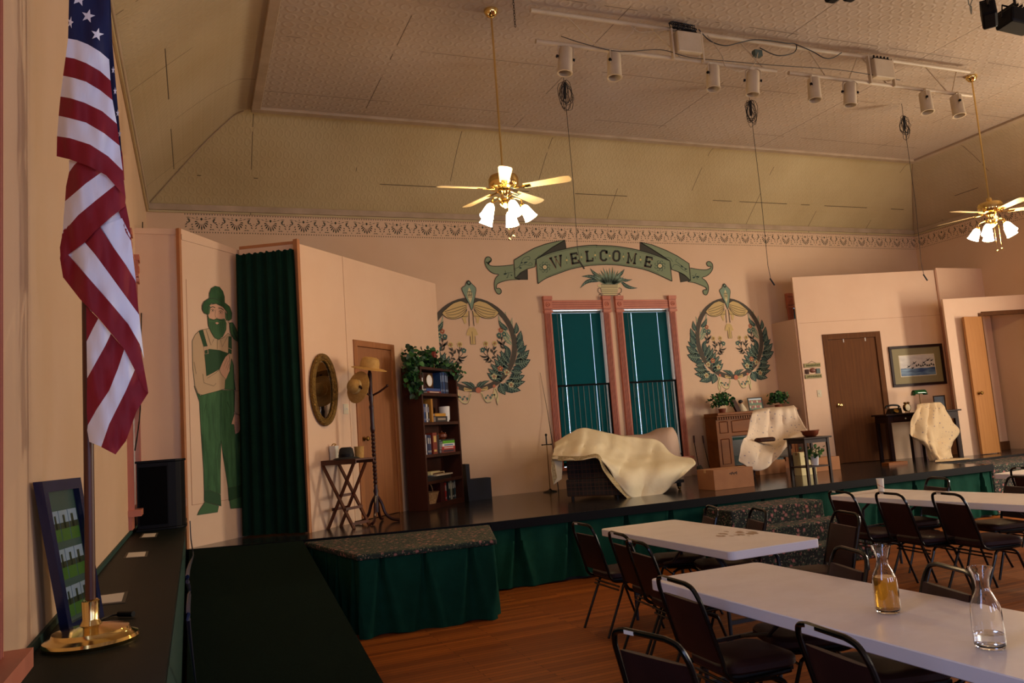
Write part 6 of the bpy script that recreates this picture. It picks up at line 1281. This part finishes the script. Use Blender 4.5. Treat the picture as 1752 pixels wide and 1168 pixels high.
# desk chair under a sprigged cloth
q0 = PY(1600, 785, 9.45); e = empty('desk_chair', (q0.x, 9.5, ZS), 0, 'wooden desk chair almost wholly hidden under a tan sprigged cloth', 'chair')
xl_, xr_ = PY(1568, 750, 9.62).x, PY(1630, 750, 9.62).x
MB('dark_wood').box(xl_+.04, xr_-.04, 9.5, 9.75, ZS+.42, ZS+.45).build('seat', e, world=True); MB('dark_wood').box(xl_+.10, xr_-.22, 9.50, 9.53, ZS+.45, ZS+.80).build('backrest', e, world=True)
for x in (xl_+.02, xr_-.02):
    for y in (9.52, 9.74): MB('dark_wood').box(x-.015, x+.015, y-.015, y+.015, ZS, ZS+.42).build('leg', e, world=True)
rows = [[(1568, 692, 9.5), (1578, 690, 9.48), (1590, 689, 9.48), (1600, 688, 9.48), (1609, 688, 9.5)], [(1563, 703, 9.43), (1577, 704, 9.4), (1590, 704, 9.4), (1602, 703, 9.4), (1614, 700, 9.43)],
        [(1554, 722, 9.45), (1574, 728, 9.38), (1589, 728, 9.36), (1604, 728, 9.38), (1628, 721, 9.45)], [(1553, 744, 9.45), (1574, 751, 9.38), (1590, 752, 9.33), (1607, 752, 9.38), (1641, 737, 9.42)],
        [(1566, 750, 9.42), (1581, 760, 9.35), (1592, 764, 9.3), (1606, 766, 9.34), (1630, 756, 9.4)], [(1580, 762, 9.38), (1587, 772, 9.33), (1596, 776, 9.28), (1608, 778, 9.32), (1624, 768, 9.38)], [(1588, 789, 9.36), (1594, 788, 9.3), (1602, 786, 9.25), (1612, 786, 9.3), (1626, 783, 9.36)]]
sheet(CV(rows), 8, .005, 4, 'sprig_cloth_tan', .06).build('sprigged_cloth', label='tan cloth with small sprigs hanging over the desk chair', cat='cloth', smooth=True, solid=.004)
sheet([[PZ(1600, 787, ZS+.02), PZ(1625, 784, ZS+.015), PZ(1658, 783, ZS+.01)], [PZ(1600, 790, ZS+.012), PZ(1630, 788, ZS+.01), PZ(1660, 785, ZS+.01)]], 4, 0, 0, 'sprig_cloth_tan').build('cloth_tail', label='end of the tan sprigged cloth trailing on the stage floor', cat='cloth')
# seabird picture
def PD(px, py): return PV(px, py, DP, DA)
cs = [PD(1519.6, 595.8), PD(1609.8, 585), PD(1618.4, 654.8), PD(1527.3, 664)]; u0 = sum(((c-Vector(DPt(0))).dot(dr) for c in (cs[0], cs[3])))/2; u1 = sum(((c-Vector(DPt(0))).dot(dr) for c in (cs[1], cs[2])))/2; z0 = (cs[2].z+cs[3].z)/2-ZS; z1 = (cs[0].z+cs[1].z)/2-ZS
e = empty('seabird_picture', DPt((u0+u1)/2, .001, z0), math.radians(DA), 'large framed picture of seabirds flying over blue waves', 'picture'); w, h = u1-u0, z1-z0; f_ = .045
MB('dark_wood').box(-w/2, w/2, -.03, 0, 0, f_).box(-w/2, w/2, -.03, 0, h-f_, h).box(-w/2, -w/2+f_, -.03, 0, f_, h-f_).box(w/2-f_, w/2, -.03, 0, f_, h-f_).build('frame', e, bevel=.004)
mat('mat_olive', '#8a7f5a', .7); MB('mat_olive').box(-w/2+f_, w/2-f_, -.012, 0, f_, h-f_).build('mat_board', e)
t = special('sea_print'); s_ = t.n('ShaderNodeSeparateXYZ'); t.l(t.coord(), s_.inputs[0]); n1 = t.noise(9, t.coord((.5, 1, 3)), 5); sea = t.ramp(n1, [(.35, '#1f3f68'), (.65, '#6f8fa8')]); sky = t.ramp(t.noise(5, t.coord((1, 1, 2), loc=(2, 0, 0)), 4), [(.3, '#b8b0a8'), (.7, '#d8d2c4')])
t.l(t.mix(t.math('LESS_THAN', t.math('ADD', s_.outputs[2], t.math('MULTIPLY', n1, .05)), h*.47), sky, sea), t.b.inputs['Base Color']); t.b.inputs['Roughness'].default_value = .5
mw = f_+.13; b = MB('cream'); b.box(-w/2+mw-.012, w/2-mw+.012, -.0135, -.012, mw-.012, h-mw+.012); b.mt('sea_print').box(-w/2+mw, w/2-mw, -.0145, -.0135, mw, h-mw)
b.mt('seat_under')
for x, z, s_ in ((-.17, .36, 1), (-.06, .42, 1.1), (-.1, .33, .8), (.12, .42, .9), (.2, .46, 1.1), (.27, .45, .8)):
    x *= w/1.0; z *= h/.75; b.ngon([(x-.05*s_, -.0152, z-.02*s_), (x, -.0152, z+.004), (x+.05*s_, -.0152, z+.035*s_), (x+.012, -.0152, z-.012)]); b.ngon([(x-.02*s_, -.0154, z+.025*s_), (x+.01, -.0154, z+.004), (x+.035, -.0154, z+.006), (x-.01, -.0154, z-.008)])
b.mt('mur_shadow')
for k in range(9): x = (-.02+.04*k)*w; z = h*.47+.012*math.sin(k*2); b.ngon([(x-.02, -.0149, z), (x-.012, -.0149, z+.03), (x, -.0149, z+.04), (x+.012, -.0149, z+.025), (x+.02, -.0149, z)])
b.build('print', e); 
mat('thin_glass', '#ffffff', .02, trans=1); 
# small hanging sign
sc = [PD(1375, 622.5), PD(1403, 619), PD(1405, 645), PD(1378, 649)]; us = [(c-Vector(DPt(0))).dot(dr) for c in sc]; u0, u1 = (us[0]+us[3])/2, (us[1]+us[2])/2; z0 = (sc[2].z+sc[3].z)/2-ZS; z1 = (sc[0].z+sc[1].z)/2-ZS; w, h = u1-u0, z1-z0
e = empty('hanging_sign', DPt((u0+u1)/2, .001, z0), math.radians(DA), 'small folk sign of two painted boards with a heart and birdhouses between', 'sign')
mat('sign_cream', '#a59a68', .7, c2='#8c8455', ns=20)
for z in (0, h*.72):
    o = MB('sign_cream').box(-w/2, w/2, -.015, 0, z, z+h*.26).build('board', e); b = MB('leafdark')
    for k in range(8): x = -w*.38+k*w*.11; b.tube(crom([(x, -.0165, z+h*.06), (x+w*.02, -.0165, z+h*(.17+.02*(k % 2))), (x+w*.05, -.0165, z+h*.08), (x+w*.07, -.0165, z+h*.15)], 3), .0025, 4)
    b.build('lettering', o)
MB('clay').ball((0, -.01, h*.52), .045, 10, 7, (1.2, .3, .9)).build('heart', e, smooth=True); MB('book_wood').box(-w*.46, -w*.26, -.02, 0, h*.3, h*.6).build('birdhouse', e, bevel=.004); MB('rail_bar').box(w*.2, w*.44, -.02, 0, h*.3, h*.62).build('birdhouse', e, bevel=.004)
MB('cable').tube([(-w*.25, -.004, h*.98), (0, -.004, h*1.12), (w*.25, -.004, h*.98)], .0025, 4).build('hanger', e)
